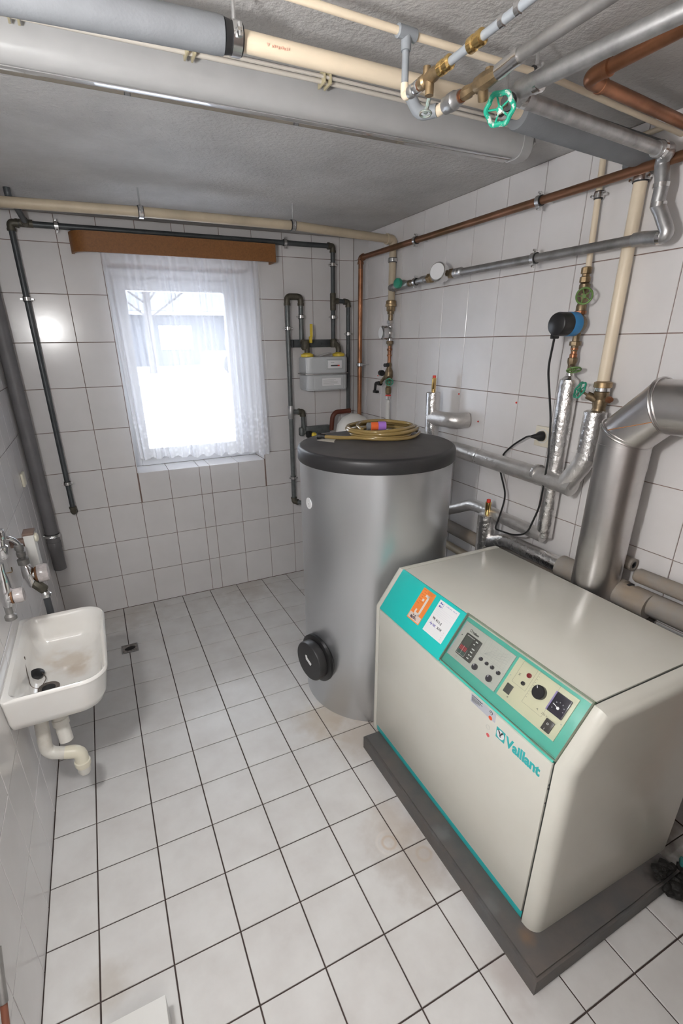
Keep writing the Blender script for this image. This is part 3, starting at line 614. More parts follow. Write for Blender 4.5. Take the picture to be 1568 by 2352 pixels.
wm = stack(t, 'water_meter', (gx+.015, -1.09, 2.003), (-0.85, -0.42, 0.12), [(0, .03), (.03, .036), (.036, .036), (.04, .043), (.075, .043), (.08, .040), (.082, .038)], zinc, 28, label='round water meter')
dd = V((-0.85, -0.42, 0.12)).normalized(); pc = V((gx+.015, -1.09, 2.003))+dd*0.082
b = B(); rev(b, pc, pc+dd*0.002, [(0, .036), (.002, .036)], 24); t.part('dial', b, white_p, wm)
stack(t, 'union_nut', (gx, -1.15, 2.001), (0, -1, 0.0), [(0, .015), (.004, .022), (.03, .022), (.034, .016)], bronze, 6)
stack(t, 'coupling', (gx, -1.185, 2.001), (0, -1, 0), [(0, .016), (.002, .0205), (.025, .0205), (.027, .018), (.033, .018), (.035, .0205), (.05, .0205), (.055, .016), (.07, .0155)], galv, 16)
b = B(); tube(b, [(gx, -1.24, 2.0), (gx, -2.09, 1.995)], 0.0158, 0.02); t.part('pipe', b, galv_dull)
clamp(t, (gx, -1.672, 1.998), (0, 1, 0), 0.0158, (W, -1.672, 1.998))
b = B(); rev(b, (gx, -2.075, 1.995), (gx, -2.125, 1.995), [(0, .0165), (.004, .0205), (.03, .0205), (.045, .019)], 16); t.part('coupling', b, galv)
b = B(); tube(b, [(gx, -2.11, 1.995), (gx-.005, -2.195, 1.985), (gx-.012, -2.155, 2.06), (gx-.012, -2.142, 2.075), (gx-.012, -2.145, 2.13), (gx-.012, -2.128, 2.19), (gx-.03, -2.16, 2.205), (1.96, -2.165, 2.197)], 0.0195, 0.03, 18); t.part('offset_bend', b, galv, label='bright swan-neck of elbows')
for c_, a_ in (((gx-.012, -2.146, 2.075), (0, 0, 1)), ((gx-.012, -2.142, 2.125), (0, 0, 1)), ((gx-.004, -2.17, 1.99), (0, -1, -.1)), ((1.985, -2.163, 2.199), (1, 0, 0))):
    a_ = V(a_).normalized(); c_ = V(c_); b = B(); rev(b, c_-a_*.006, c_+a_*.006, [(0, .019), (0, .0222), (.012, .0222), (.012, .019)], 18); t.part('elbow_collar', b, zinc)
b = B(); tube(b, [(1.99, -2.162, 2.198), (1.365, -2.252, 2.192), (1.335, -2.30, 2.192), (1.395, -2.66, 2.192), (1.40, -2.70, 2.192)], 0.0158, 0.03, 18); t.part('ceiling_pipe', b, galv)
for p_, a_ in (((1.372, -2.258, 2.192), (1, -0.1, 0)), ((1.345, -2.325, 2.192), (0.1, -1, 0))):
    p_ = V(p_); a_ = V(a_).normalized(); b = B(); rev(b, p_-a_*.012, p_+a_*.004, [(0, .0158), (0.002, .0195), (.014, .020), (.016, .017)], 18); t.part('elbow_collar', b, zinc)
b = B(); tube(b, [(1.395, -2.252, 2.192), (1.335, -2.262, 2.192), (1.342, -2.32, 2.192)], .0182, .028, 18); cyl(b, (1.34, -2.27, 2.19), (1.305, -2.278, 2.165), .0135); t.part('valve_body', b, galv)
b = B(); rev(b, (1.318, -2.275, 2.172), (1.306, -2.278, 2.165), [(0, .0152), (.012, .0152)], 18); t.part('gasket', b, rubber)
handwheel(t, (1.283, -2.285, 2.150), (-0.62, -0.62, -0.48), 0.026, green_b, lobes=6, thick=.2, label='chipped green handwheel', stem=(1.315, -2.275, 2.17))

# ------------------------------------------------------------------ ceiling: main pipe along x
t = Thing('main_pipe', 'cream plastic main pipe under the ceiling with grey foam lagging at both ends', 'pipe', (1.0, -2.11, 2.24))
b = B(); tube(b, [(0.70, -2.112, 2.24), (1.377, -2.108, 2.24), (1.60, -2.085, 2.24)], 0.0170, 0.05, 20); t.part('pipe', b, cream_pvc)
b = B(); rev(b, (0.0, -2.06, 2.24), (0.752, -2.112, 2.24), [(0, .0285), (.74, .0285), (.7535, .0275)], 28); t.part('foam_sleeve', b, foam)
b = B(); rev(b, (0.752, -2.112, 2.24), (0.765, -2.112, 2.24), [(0, .0265), (.012, .0245)], 24); t.part('sleeve_end', b, rubber)
b = B(); rev(b, (1.51, -2.092, 2.24), (2.142, -2.028, 2.24), [(0, .036), (.006, .038), (.60, .041), (.635, .041)], 28); t.part('foam_sleeve', b, foam)
b = B(); rev(b, (2.105, -2.02, 2.232), (2.12, -1.965, 2.222), [(0, .032), (.03, .036), (.055, .024)], 20); t.part('foam_plug', b, foam)
clamp(t, (0.775, -2.112, 2.24), (1, 0, 0), 0.0205, (0.775, -2.112, H))
clamp(t, (1.46, -2.10, 2.24), (1, 0, 0), 0.0170, (1.46, -2.10, H))
b = B(); box(b, (1.098, -2.14, 2.222), (1.106, -2.085, 2.262)); t.part('rust_stain', b, mat('orange_sealant', (0.55, 0.20, 0.05), 0.7)) if False else b.free()
# little red print on the main pipe
def text(t, s, size, M_, m, under=None, off=0.0, name='lettering', ext=0.0004, xs=1.0, align='LEFT'):
    cu = bpy.data.curves.new('t', 'FONT'); cu.body = s; cu.size = size; cu.offset = off; cu.extrude = ext; cu.align_x = align; cu.resolution_u = 3
    o = bpy.data.objects.new('t', cu); C.objects.link(o); me = bpy.data.meshes.new_from_object(o); bpy.data.objects.remove(o)
    b = B(); b.from_mesh(me); bpy.data.meshes.remove(me)
    bmesh.ops.transform(b, matrix=M_ @ Matrix.Diagonal((xs, 1, 1, 1)), verts=b.verts)
    for v in b.verts: v.co -= t.loc
    o = link(name, b, m, True); o.parent = under or t.o; return o
mfp = mat('faded_red_print', (0.80, 0.42, 0.32), 0.6)
b = B(); Mp = plane((0.832, -2.1287, 2.234), (1, 0, 0), (0, -.25, .97)); prism(b, [(0, .004), (.006, .004), (.003, -.001)], Mp, .0004)
for k in range(9): box_dir(b, Mp @ V((.012+.0042*k, .0008+.0006*(k % 3), 0)), (1, 0, 0), (0, 0, 1), .0022, .0032+.001*(k % 2), .0006)
t.part('red_print', b, mfp, stuff=True)

t = Thing('narrow_ceiling_pipe', 'narrow cream pipe with a grey tee, nearest the camera on the ceiling', 'pipe', (1.1, -2.2, 2.27))
b = B(); tube(b, [(0.78, -2.215, 2.27), (1.08, -2.205, 2.27)], .0068, 0, 14); t.part('pipe', b, cream_pvc)
b = B(); tube(b, [(1.12, -2.202, 2.27), (1.50, -2.196, 2.27), (1.88, -2.145, 2.27), (2.142, -2.11, 2.27)], .0068, .05, 14); t.part('pipe', b, cream_pvc)
b = B(); rev(b, (1.077, -2.205, 2.27), (1.123, -2.202, 2.27), [(0, .0095), (.002, .0112), (.044, .0112), (.046, .0095)], 16); cyl(b, (1.10, -2.203, 2.27), (1.10, -2.203, 2.243), .0102); t.part('tee', b, pvc_grey)
b = B(); cyl(b, (1.10, -2.203, 2.245), (1.10, -2.203, 2.185), .0072); t.part('drop_pipe', b, pvc_grey)
b = B(); tube(b, [(1.10, -2.203, 2.192), (1.10, -2.203, 2.17), (1.10, -2.232, 2.17)], .0082, .015); t.part('elbow', b, cream_pvc)
for q in (0, 1): stack(t, 'union_nut', (1.10, -2.222-q*.018, 2.17), (0, -1, 0), [(0, 0.0090), (.003, 0.0112), (.014, 0.0112), (.017, 0.0094)], galv if q == 0 else zinc, 12)
stack(t, 'sealing_ring', (1.10, -2.256, 2.17), (0, -1, 0), [(0, 0.0097), (.005, 0.0097)], copper, 14)
b = B(); rev(b, (1.10, -2.258, 2.17), (1.10, -2.325, 2.17), [(0, 0.0086), (.006, 0.0122), (.018, 0.0122), (.022, 0.0086), (.03, 0.0101), (.045, 0.0122), (.062, 0.0086)], 10); cyl(b, (1.10, -2.292, 2.175), (1.10, -2.292, 2.142), .0085, 10); cyl(b, (1.10, -2.28, 2.17), (1.10, -2.28, 2.190), .0075, 10); t.part('valve_body', b, brass)
b = B(); cyl(b, (1.10, -2.292, 2.137), (1.096, -2.288, 2.115), .004, 8); torus(b, (1.096, -2.288, 2.115), (0.1, 0.1, 1), .011, .0022, 18, 6); t.part('broken_handwheel', b, mat('corroded_teal_enamel', (0.25, 0.36, 0.34), 0.5, noise=1, nscale=90, col2=(0.18, 0.10, 0.07)))
stack(t, 'coupling', (1.10, -2.322, 2.17), (0, -1, 0), [(0, 0.0086), (.002, 0.0119), (.012, 0.0119), (.014, 0.0094), (.02, 0.0094), (.022, 0.0119), (.03, 0.0119), (.033, 0.0086)], brass_new, 16)
b = B(); cyl(b, (1.10, -2.345, 2.17), (1.10, -2.70, 2.17), .0068); t.part('pipe', b, pvc_grey)
stack(t, 'coupling', (1.10, -2.405, 2.17), (0, -1, 0), [(0, 0.0083), (.002, 0.0119), (.012, 0.0119), (.014, 0.0094), (.02, 0.0094), (.022, 0.0119), (.032, 0.0119), (.034, 0.0086)], brass_new, 16)
for y in (-2.478, -2.512): stack(t, 'pipe_ring', (1.10, y, 2.17), (0, -1, 0), [(0, 0.0072), (.001, 0.0090), (.009, 0.0090), (.010, 0.0072)], zinc, 14)
clamp(t, (1.455, -2.197, 2.27), (1, 0, 0), .0068, (1.455, -2.197, H))

t = Thing('valve_pipe', 'galvanised pipe with chrome union and bronze valve, middle one of the ceiling branches', 'pipe', (1.2, -2.3, 2.17))
b = B(); tube(b, [(1.165, -2.11, 2.225), (1.175, -2.150, 2.168), (1.196, -2.186, 2.168)], .0125, .035); t.part('elbow', b, pvc_grey)
b = B(); cyl(b, (1.198, -2.183, 2.167), (1.203, -2.21, 2.17), .0105); t.part('pipe_stub', b, cream_pvc)
stack(t, 'union_nut', (1.203, -2.203, 2.17), (0.05, -1, 0), [(0, 0.0115), (.003, 0.0155), (.016, 0.0155), (.018, 0.0169), (.032, 0.0169), (.035, 0.0144), (.05, 0.0130)], galv, 16)
stack(t, 'sealing_ring', (1.206, -2.252, 2.17), (0, -1, 0), [(0, 0.0112), (.007, 0.0112)], copper, 14)
b = B(); rev(b, (1.206, -2.258, 2.17), (1.206, -2.365, 2.17), [(0, 0.0094), (.01, 0.0122), (.02, 0.0122), (.024, 0.0101), (.04, 0.0101), (.044, 0.0137), (.07, 0.0151), (.09, 0.0130), (.107, 0.0101)], 8); cyl(b, (1.206, -2.318, 2.17), (1.22, -2.306, 2.148), .0105, 12); cyl(b, (1.206, -2.335, 2.17), (1.206, -2.335, 2.185), .009, 8); t.part('valve_body', b, brass)
b = B(); tube(b, [(1.206, -2.36, 2.17), (1.206, -2.385, 2.172), (1.206, -2.41, 2.174)], .0130, .02); rev(b, (1.206, -2.403, 2.174), (1.206, -2.415, 2.174), [(0, 0.0119), (0, 0.0140), (.012, 0.0140), (.012, 0.0119)]); t.part('socket', b, zinc)
b = B(); cyl(b, (1.206, -2.39, 2.174), (1.212, -2.80, 2.174), .0108); t.part('pipe', b, galv_dull)
b = B(); cyl(b, (1.27, -2.41, 2.2), (1.27, -2.41, 2.34), .002); b.free()

t = Thing('copper_ceiling_pipe', 'thick copper pipe with a bend in the upper right ceiling corner', 'pipe', (1.55, -2.25, 2.25))
b = B(); tube(b, [(1.555, -2.95, 2.25), (1.547, -2.262, 2.25), (2.142, -2.185, 2.25)], .0138, .035, 18); t.part('pipe', b, copper)
b = B(); tube(b, [(1.5475, -2.315, 2.25), (1.547, -2.262, 2.25), (1.60, -2.255, 2.25)], .0162, .04, 18, 9); rev(b, (1.5475, -2.308, 2.25), (1.5476, -2.322, 2.25), [(0, .0155), (.002, .0178), (.012, .0178), (.014, .0145)]); rev(b, (1.594, -2.256, 2.25), (1.608, -2.254, 2.25), [(0, .0155), (.002, .0178), (.012, .0178), (.014, .0145)]); t.part('elbow', b, copper)

t = Thing('short_white_conduit', 'short white conduit on the wall top at the upper right', 'conduit', (2.12, -2.05, 2.3))
b = B(); cyl(b, (2.125, -1.93, 2.300), (2.125, -2.12, 2.300), .008); t.part('tube', b, cream_pvc)

# fluorescent luminaire and cable
t = Thing('batten_luminaire', 'long grey-white fluorescent lamp housing fixed under the ceiling', 'lamp', (1.0, -1.77, 2.34))
b = B(); prof = [(-1.722, 2.34), (-1.722, 2.280), (-1.726, 2.270), (-1.735, 2.264), (-1.768, 2.263), (-1.784, 2.267), (-1.795, 2.276), (-1.801, 2.290), (-1.803, 2.305), (-1.803, 2.34)]
prism(b, [(-y, z) for y, z in prof], plane((0.20, 0, 0), (0, -1, 0), (0, 0, 1)) @ Matrix.Scale(-1, 4, (0, 0, 1)), 1.62); t.part('housing', b, lamp_m)
b = B(); prism(b, [(-y+(0.003 if y > -1.768 else -0.003)*-1, z-(.003 if z < 2.33 else 0)) for y, z in prof], plane((1.815, 0, 0), (0, -1, 0), (0, 0, 1)) @ Matrix.Scale(-1, 4, (0, 0, 1)), 0.05)
bmesh.ops.bevel(b, geom=[e for e in b.edges if all(abs(v.co.x-1.865) < 1e-4 for v in e.verts)], offset=.012, segments=3, affect='EDGES'); t.part('end_cap', b, lamp_m)
b = B(); prism(b, [(-y, z) for y, z in ((-1.719, 2.274), (-1.7225, 2.267), (-1.732, 2.2605), (-1.772, 2.2600), (-1.772, 2.2620), (-1.733, 2.2625), (-1.724, 2.269), (-1.721, 2.275))], plane((0.22, 0, 0), (0, -1, 0), (0, 0, 1)) @ Matrix.Scale(-1, 4, (0, 0, 1)), 1.58); t.part('diffuser', b, mat('glossy_diffuser', (0.33, 0.325, 0.32), 0.04, coat=0.6))
t = Thing('ceiling_cable', 'thin cream cable clipped to the ceiling in front of the long lamp', 'cable', (1.0, -1.885, 2.32))
b = B(); tube(b, [(0.0, -1.828, 2.322), (0.75, -1.838, 2.322), (1.09, -1.842, 2.322), (1.84, -1.826, 2.322)], .0055, .05, 10); tube(b, [(0.0, -1.841, 2.327), (0.75, -1.851, 2.327), (1.09, -1.855, 2.327), (1.84, -1.839, 2.329)], .004, .05, 8); t.part('cable', b, mat('cream_cable', (0.60, 0.56, 0.50), 0.45))
for x in (0.40, 0.748, 1.088, 1.80):
    b = B(); box(b, (x-.011, -1.862, 2.3125), (x-.006, -1.820, 2.34), .001); box(b, (x+.006, -1.862, 2.3125), (x+.011, -1.820, 2.34), .001); box(b, (x-.013, -1.866, 2.332), (x+.013, -1.815, 2.34), .001); t.part('cable_clip', b, mat('yellowed_clip', (0.50, 0.44, 0.28), 0.45))

# ------------------------------------------------------------------ circulation riser with pump
px_, py_ = 2.10, -1.890
t = Thing('circulation_riser', 'narrow cream riser with brass valves above a foil-lagged pipe on the right wall', 'pipe', (px_, py_, 0.9))
b = B(); tube(b, [(2.115, -1.866, H), (2.113, -1.882, 1.94)], .0105, 0, 14); t.part('pipe', b, cream_pvc)
clamp(t, (2.114, -1.875, 2.165), (0, 0, 1), .0105, (W, -1.875, 2.165))
stack(t, 'union_nut', (px_, py_+.003, 1.945), (0, 0, -1), [(0, .013), (.003, .018), (.022, .018), (.024, .013), (.03, .013), (.033, .0185), (.05, .0185), (.053, .014)], brass, 8)
b = B(); rev(b, (px_, py_, 1.892), (px_, py_, 1.80), [(0, .013), (.004, .019), (.018, .019), (.022, .015), (.035, .020), (.055, .020), (.065, .014), (.075, .018), (.092, .018)], 10); cyl(b, (px_, py_, 1.86), (px_-.035, py_-.03, 1.848), .010, 8); t.part('valve_body', b, bronze)
handwheel(t, (px_-.045, py_-.042, 1.846), (-0.75, -0.6, -0.2), 0.026, green_g, lobes=0, label='green handwheel')
stack(t, 'union_nut', (px_, py_, 1.803), (0, 0, -1), [(0, .014), (.003, .021), (.014, .021), (.016, .014), (.03, .014)], copper, 8)
stack(t, 'union_nut', (px_, py_, 1.715), (0, 0, -1), [(0, .013), (.018, .013), (.020, .021), (.034, .021), (.036, .014), (.055, .012)], bronze, 8)
stack(t, 'coupling', (px_, py_, 1.672), (0, 0, -1), [(0, .014), (.006, .014), (.008, .011), (.02, .011), (.022, .014), (.035, .014)], copper, 12)
b = B(); rev(b, (px_, py_, 1.640), (px_, py_, 1.575), [(0, .012), (.004, .018), (.018, .018), (.03, .014), (.045, .014), (.065, .012)], 8); cyl(b, (px_, py_, 1.61), (px_-.03, py_-.035, 1.60), .010, 8); t.part('valve_body', b, bronze)
handwheel(t, (px_-.04, py_-.046, 1.596), (-0.25, -0.35, -0.9), 0.024, green_g, lobes=0, label='green handwheel')
b = B(); rev(b, (px_, py_, 1.592), (px_-.002, -1.893, 0.90), [(0, .012), (.02, .016), (.035, .034), (.05, .037), (.20, .036), (.45, .034), (.692, .033)], 24); t.part('foil_lagging', b, foil)
t2_ = Thing('circulation_pump', 'small circulation pump with blue ring and black motor on the narrow riser', 'pump', (px_, py_, 1.755))
b = B(); rev(b, (px_, py_, 1.79), (px_, py_, 1.715), [(0, .015), (.012, .016), (.022, .020), (.055, .020), (.062, .014), (.075, .015)], 14); rev(b, (px_+.01, py_, 1.755), (px_-.03, py_, 1.755), [(0, .030), (.02, .036), (.04, .038)], 24); t2_.part('pump_body', b, bronze)
b = B(); rev(b, (px_-.022, py_, 1.755), (px_-.065, py_, 1.755), [(0, .040), (.002, .042), (.04, .042), (.043, .040)], 32); t2_.part('motor_ring', b, blue_pl, label='blue motor ring')
b = B(); rev(b, (px_-.062, py_, 1.755), (px_-.118, py_, 1.755), [(0, .038), (.003, .041), (.045, .041), (.053, .038), (.056, .033)], 32); box(b, (px_-.105, py_+.008, 1.705), (px_-.08, py_+.03, 1.722), .003); t2_.part('motor_cap', b, black)
t3 = Thing('pump_cable', 'thin black cable from the small pump to the wall socket', 'cable', (2.05, -1.8, 1.3))
b = B(); tube(b, [(px_-.092, py_+.02, 1.71), (px_-.085, py_+.035, 1.60), (2.05, -1.875, 1.407), (2.035, -1.905, 1.25), (2.035, -1.90, 1.05), (2.03, -1.86, 0.912), (2.02, -1.80, 0.885), (2.03, -1.70, 0.872), (2.03, -1.668, 0.87), (2.06, -1.67, 0.97), (2.085, -1.655, 1.03), (2.10, -1.58, 1.14), (2.12, -1.57, 1.20), (2.11, -1.64, 1.26), (2.10, -1.72, 1.31), (2.085, -1.757, 1.318)], .0042, .035, 8, 5); t3.part('cable', b, black)
b = B(); rev(b, (2.128, -1.779, 1.318), (2.075, -1.76, 1.318), [(0, .021), (.016, .021), (.03, .012), (.052, .006)], 18); t3.part('plug', b, black, label='black round plug')
t = Thing('wall_socket', 'cream wall socket on the right wall tiles behind the pipes', 'socket', (W, -1.775, 1.315))
b = B(); box(b, (W-.012, -1.817, 1.272), (W-.0005, -1.734, 1.358), .003); pl = t.part('cover_plate', b, mat('cream_socket_plate', (0.70, 0.65, 0.54), .35))
b = B(); rev(b, (W-.0085, -1.776, 1.317), (W-.013, -1.776, 1.317), [(0, .031), (.0045, .030), (.0045, .026), (.001, .024)], 28); t.part('socket_ring', b, white_pl, pl)

# ------------------------------------------------------------------ thick riser and foil flow pipe to the tank
kx, ky = 2.105, -2.03
t = Thing('thick_riser', 'thick cream riser with brass valve above foil-lagged pipe leading to the tank', 'pipe', (kx, ky, 1.2))
b = B(); tube(b, [(2.112, -2.026, 2.235), (2.108, -2.030, 1.55)], .0205, 0, 18); t.part('pipe', b, cream_pvc)
clamp(t, (2.112, -2.026, 2.178), (0, 0, 1), .0205, (W, -2.026, 2.178))
kx, ky = 2.09, -2.046
stack(t, 'union_nut', (kx, ky, 1.560), (0, 0, -1), [(0, .024), (.003, .031), (.02, .031), (.022, .026)], brass, 10)
stack(t, 'sealing_ring', (kx, ky, 1.541), (0, 0, -1), [(0, .026), (.014, .026)], zinc, 16)
b = B(); rev(b, (kx, ky, 1.528), (kx, ky, 1.452), [(0, .020), (.004, .026), (.022, .026), (.03, .022), (.045, .026), (.06, .022), (.076, .026)], 12); cyl(b, (kx, ky, 1.495), (kx-.012, ky-.045, 1.50), .010, 10); cyl(b, (kx, ky, 1.49), (kx-.03, ky+.035, 1.512), .014, 10); t.part('valve_body', b, bronze)
stack(t, 'bleed_plug', (kx-.012, ky-.038, 1.50), (-.2, -1, .1), [(0, .012), (.010, .012), (.012, .008), (.018, .008)], copper, 8)
handwheel(t, (kx-.045, ky+.058, 1.528), (-0.8, 0.35, 0.35), 0.029, green_w, lobes=6, label='green flower-shaped handwheel', stem=(kx-.028, ky+.032, 1.51))
b = B(); rev(b, (2.085, -2.040, 1.458), (2.078, -2.042, 1.275), [(0, .030), (.006, .040), (.08, .040), (.183, .038)], 24); t.part('foil_sleeve', b, foil)
b = B(); tube(b, [(2.078, -2.042, 1.30), (2.075, -2.035, 1.26), (2.062, -1.985, 1.165)], .0375, .03, 24); t.part('foil_elbow', b, foil_dull)
b = B(); tube(b, [(2.062, -2.018, 1.158), (2.062, -1.99, 1.163), (2.06, -1.28, 1.182), (1.94, -1.27, 1.182), (1.80, -1.30, 1.182)], .0375, .05, 24); t.part('foil_pipe', b, foil_dull)
for y in (-1.47, -1.83): stack(t, 'foil_tape', (2.061, y, 1.177), (0, -1, -0.02), [(0, .0378), (.002, .0388), (.016, .0388), (.018, .0378)], foil, 24)
rev(B(), (0, 0, 0), (1, 0, 0), [(0, 1), (1, 1)]).free()

t = Thing('flow_vent', 'upright foil-lagged pipe with brass air vent behind the tank, upper one', 'air vent', (2.06, -1.09, 1.0))
b = B(); rev(b, (2.06, -1.080, 1.450), (2.06, -1.098, 0.95), [(0, .032), (.004, .0375), (.25, .0375), (.5, .038)], 24); t.part('foil_sleeve', b, foil)
b = B(); tube(b, [(2.06, -1.09, 1.315), (2.06, -1.255, 1.322), (2.138, -1.285, 1.322)], .0385, .06, 22, 9); t.part('foil_branch', b, foil_dull)
stack(t, 'air_vent', (2.06, -1.080, 1.448), (0, 0, 1), [(0, .009), (.004, .0115), (.072, .0115), (.074, .009)], brass_new, 16, label='brass air vent')
stack(t, 'vent_cap', (2.06, -1.080, 1.520), (0, 0, 1), [(0, .009), (.012, .009), (.014, .007)], red, 14, label='red vent cap')

t = Thing('return_vent', 'upright foil-lagged pipe with brass air vent behind the boiler, lower one', 'air vent', (2.05, -1.6, 0.7))
b = B(); rev(b, (2.05, -1.587, 0.918), (2.05, -1.60, 0.60), [(0, .036), (.004, .043), (.16, .045), (.318, .045)], 24); t.part('foil_sleeve', b, foil)
stack(t, 'air_vent', (2.05, -1.587, 0.915), (0, 0, 1), [(0, .010), (.004, .0125), (.062, .0145), (.064, .010)], brass_new, 16, label='brass air vent')
stack(t, 'vent_cap', (2.05, -1.587, 0.978), (0, 0, 1), [(0, .010), (.012, .010), (.014, .008)], red, 14, label='red vent cap')
b = B(); tube(b, [(2.05, -1.60, 0.775), (2.05, -1.66, 0.80), (2.05, -1.73, 0.828), (2.052, -2.04, 0.828)], .034, .04, 24); t.part('foil_branch', b, foil)
b = B(); rev(b, (2.052, -2.035, 0.828), (2.052, -2.42, 0.828), [(0, .040), (.003, .046), (.38, .046)], 24); t.part('foam_sleeve', b, foam_old)

t = Thing('lagged_bypass', 'dull foil-lagged pipe bending out from behind the tank towards the boiler', 'pipe', (2.08, -1.5, 0.9))
b = B(); tube(b, [(1.83, -1.33, 0.83), (2.045, -1.27, 0.842), (2.07, -1.34, 0.87), (2.075, -1.445, 0.922), (2.078, -1.53, 0.920), (2.085, -1.90, 0.905)], .0285, .04, 22); t.part('foil_pipe', b, foil_dull)

t = Thing('lower_lagged_pipes', 'grey lagged pipe low on the right wall behind tank and boiler', 'pipe', (2.10, -1.6, 0.72))
b = B(); cyl(b, (2.10, -0.95, 0.735), (2.10, -2.15, 0.72), .034, 20); t.part('foam_sleeve', b, foam_old)
b = B(); cyl(b, (2.105, -0.95, 0.62), (2.105, -2.15, 0.60), .022, 16); t.part('pipe', b, old_pvc)

for lab, A_, B_, r_, e_ in (('upper grey lagged pipe right of the flue, against the wall', (2.095, -2.318, 0.903), (2.095, -3.40, 0.92), .027, 1),
                       ('thicker grey lagged pipe right of the flue, in front of its neighbour', (2.065, -2.335, 0.832), (2.065, -3.40, 0.845), .041, 0)):
    t = Thing('lagged_pipe', lab, 'pipe', A_)
    b = B(); rev(b, A_, B_, [(0, r_*.8), (.010, r_), (1.06, r_)], 24); t.part('foam_sleeve', b, foam_old)
    if not e_:
        b = B(); rev(b, (2.065, -2.275, 0.83), (2.065, -2.31, 0.83), [(0, .038), (.004, .046), (.03, .046), (.033, .03)], 24); t.part('foam_collar', b, foam_old)
        b = B(); cyl(b, (2.065, -2.30, 0.832), (2.065, -2.34, 0.832), .017); t.part('pipe', b, galv_dull)
        b = B(); box(b, (2.045, -2.335, 0.86), (2.075, -2.32, 0.875), .003); t.part('cable_tie', b, rubber)
t = Thing('pipe_stub', 'short open-ended grey pipe stub poking out right of the flue', 'pipe', (2.115, -2.28, 0.925))
b = B(); rev(b, (2.115, -2.20, 0.925), (2.115, -2.292, 0.925), [(0, .024), (.092, .024), (.092, .014), (.03, .014)], 24); t.part('sleeve', b, foam_old)
b = B(); rev(b, (2.115, -2.235, 0.925), (2.115, -2.2915, 0.925), [(0, .0138), (.056, .0138), (.056, .008), (.02, .008)], 20); t.part('inner_pipe', b, rubber)

# ------------------------------------------------------------------ flue
t = Thing('flue_pipe', 'large aluminium flue pipe rising behind the boiler and bending to the right', 'flue', (2.02, -2.216, 0.4))
fxx, fyy, R_ = 2.02, -2.218, 0.0815
b = B(); rev(b, (fxx, fyy, 0.30), (fxx, fyy, 1.285), [(0, R_), (.985, R_)], 48); t.part('lower_section', b, flue_m)
b = B(); rev(b, (fxx, fyy, 1.285), (fxx, fyy, 1.37), [(0, R_), (.0, R_+.0015), (.085, R_+.0015)], 48); t.part('upper_section', b, flue_m)
a45 = V((0, -1, 1)).normalized()
def seg_mitre(bm, A, B_, nA, nB, r, seg=48):
    A, B_ = V(A), V(B_); ax = (B_-A).normalized(); a = V((1, 0, 0)); b2 = ax.cross(a); rs = []
    for c, n in ((A, nA), (B_, nB)):
        n = V(n).normalized(); L = []
        for i in range(seg):
            th = 2*PI*i/seg; o = a*(r*math.cos(th))+b2*(r*math.sin(th)); L.append(bm.verts.new(c+o-ax*(o.dot(n)/ax.dot(n))))
        rs.append(L)
    bridge(bm, rs[0], rs[1]); return rs
P0, P1, P2, P3 = V((fxx, fyy, 1.37)), V((fxx, fyy, 1.40)), V((fxx, fyy-.105, 1.505)), V((fxx, -3.40, 1.505))
m1 = V((0, -math.sin(PI/8), math.cos(PI/8))); m2 = V((0, -math.cos(PI/8), math.sin(PI/8)))
b = B(); seg_mitre(b, P0, P1, (0, 0, 1), m1, R_); seg_mitre(b, P1, P2, m1, m2, R_); t.part('elbow', b, flue_m)
b = B(); seg_mitre(b, P2, P3, m2, (0, -1, 0), R_); t.part('horizontal_section', b, flue_m)
for P_, n_ in ((P1, m1), (P2, m2)):
    for o_ in (0.0, 0.011):
        b = B(); a = V((1, 0, 0)); c2 = n_.cross(a); n2 = 48; rs = []; k = 1/math.cos(PI/8)
        for i in range(n2):
            th = 2*PI*i/n2; d_ = a*math.cos(th)*(R_)+c2*math.sin(th)*R_*k; dn = d_.normalized(); p = P_+d_+n_*o_
            rs.append([b.verts.new(p+dn*(.0032*math.cos(2*PI*q/6))+n_*(.0032*math.sin(2*PI*q/6))) for q in range(6)])
        for i in range(n2): bridge(b, rs[i], rs[(i+1) % n2])
        t.part('seam_bead', b, flue_m)
rust = mat('orange_sealant_line', (0.42, 0.20, 0.09), 0.8)
b = B(); pts = []
for i in range(12):
    q = i/11; th = math.radians(200-50*q); ax_ = (P2-P1).normalized(); a = V((1, 0, 0)); c2 = ax_.cross(a)
    pts.append(P1.lerp(P2, 0.0+q*0.9)+a*(R_+.0005)*math.cos(th)+c2*(R_+.0005)*math.sin(th)*-1)
tube(b, pts, .0016, 0, 6); t.part('sealant_line', b, rust)

# ------------------------------------------------------------------ expansion vessel behind the tank
t = Thing('expansion_vessel', 'round white vessel showing behind the tank lid in the corner', 'vessel', (1.95, -0.33, 0))
b = B(); rev(b, (1.955, -0.37, 0.86), (1.955, -0.37, 1.5), [(0, .03), (.004, .08), (.03, .115), (.08, .124), (.27, .124), (.33, .112), (.375, .078), (.398, .03), (.40, .01)], 40); t.part('vessel_body', b, mat('white_vessel_enamel', (0.80, 0.78, 0.73), 0.3))
b = B(); box(b, (2.03, -0.38, 1.0), (W, -0.36, 1.03)); t.part('bracket', b, galv_dull)

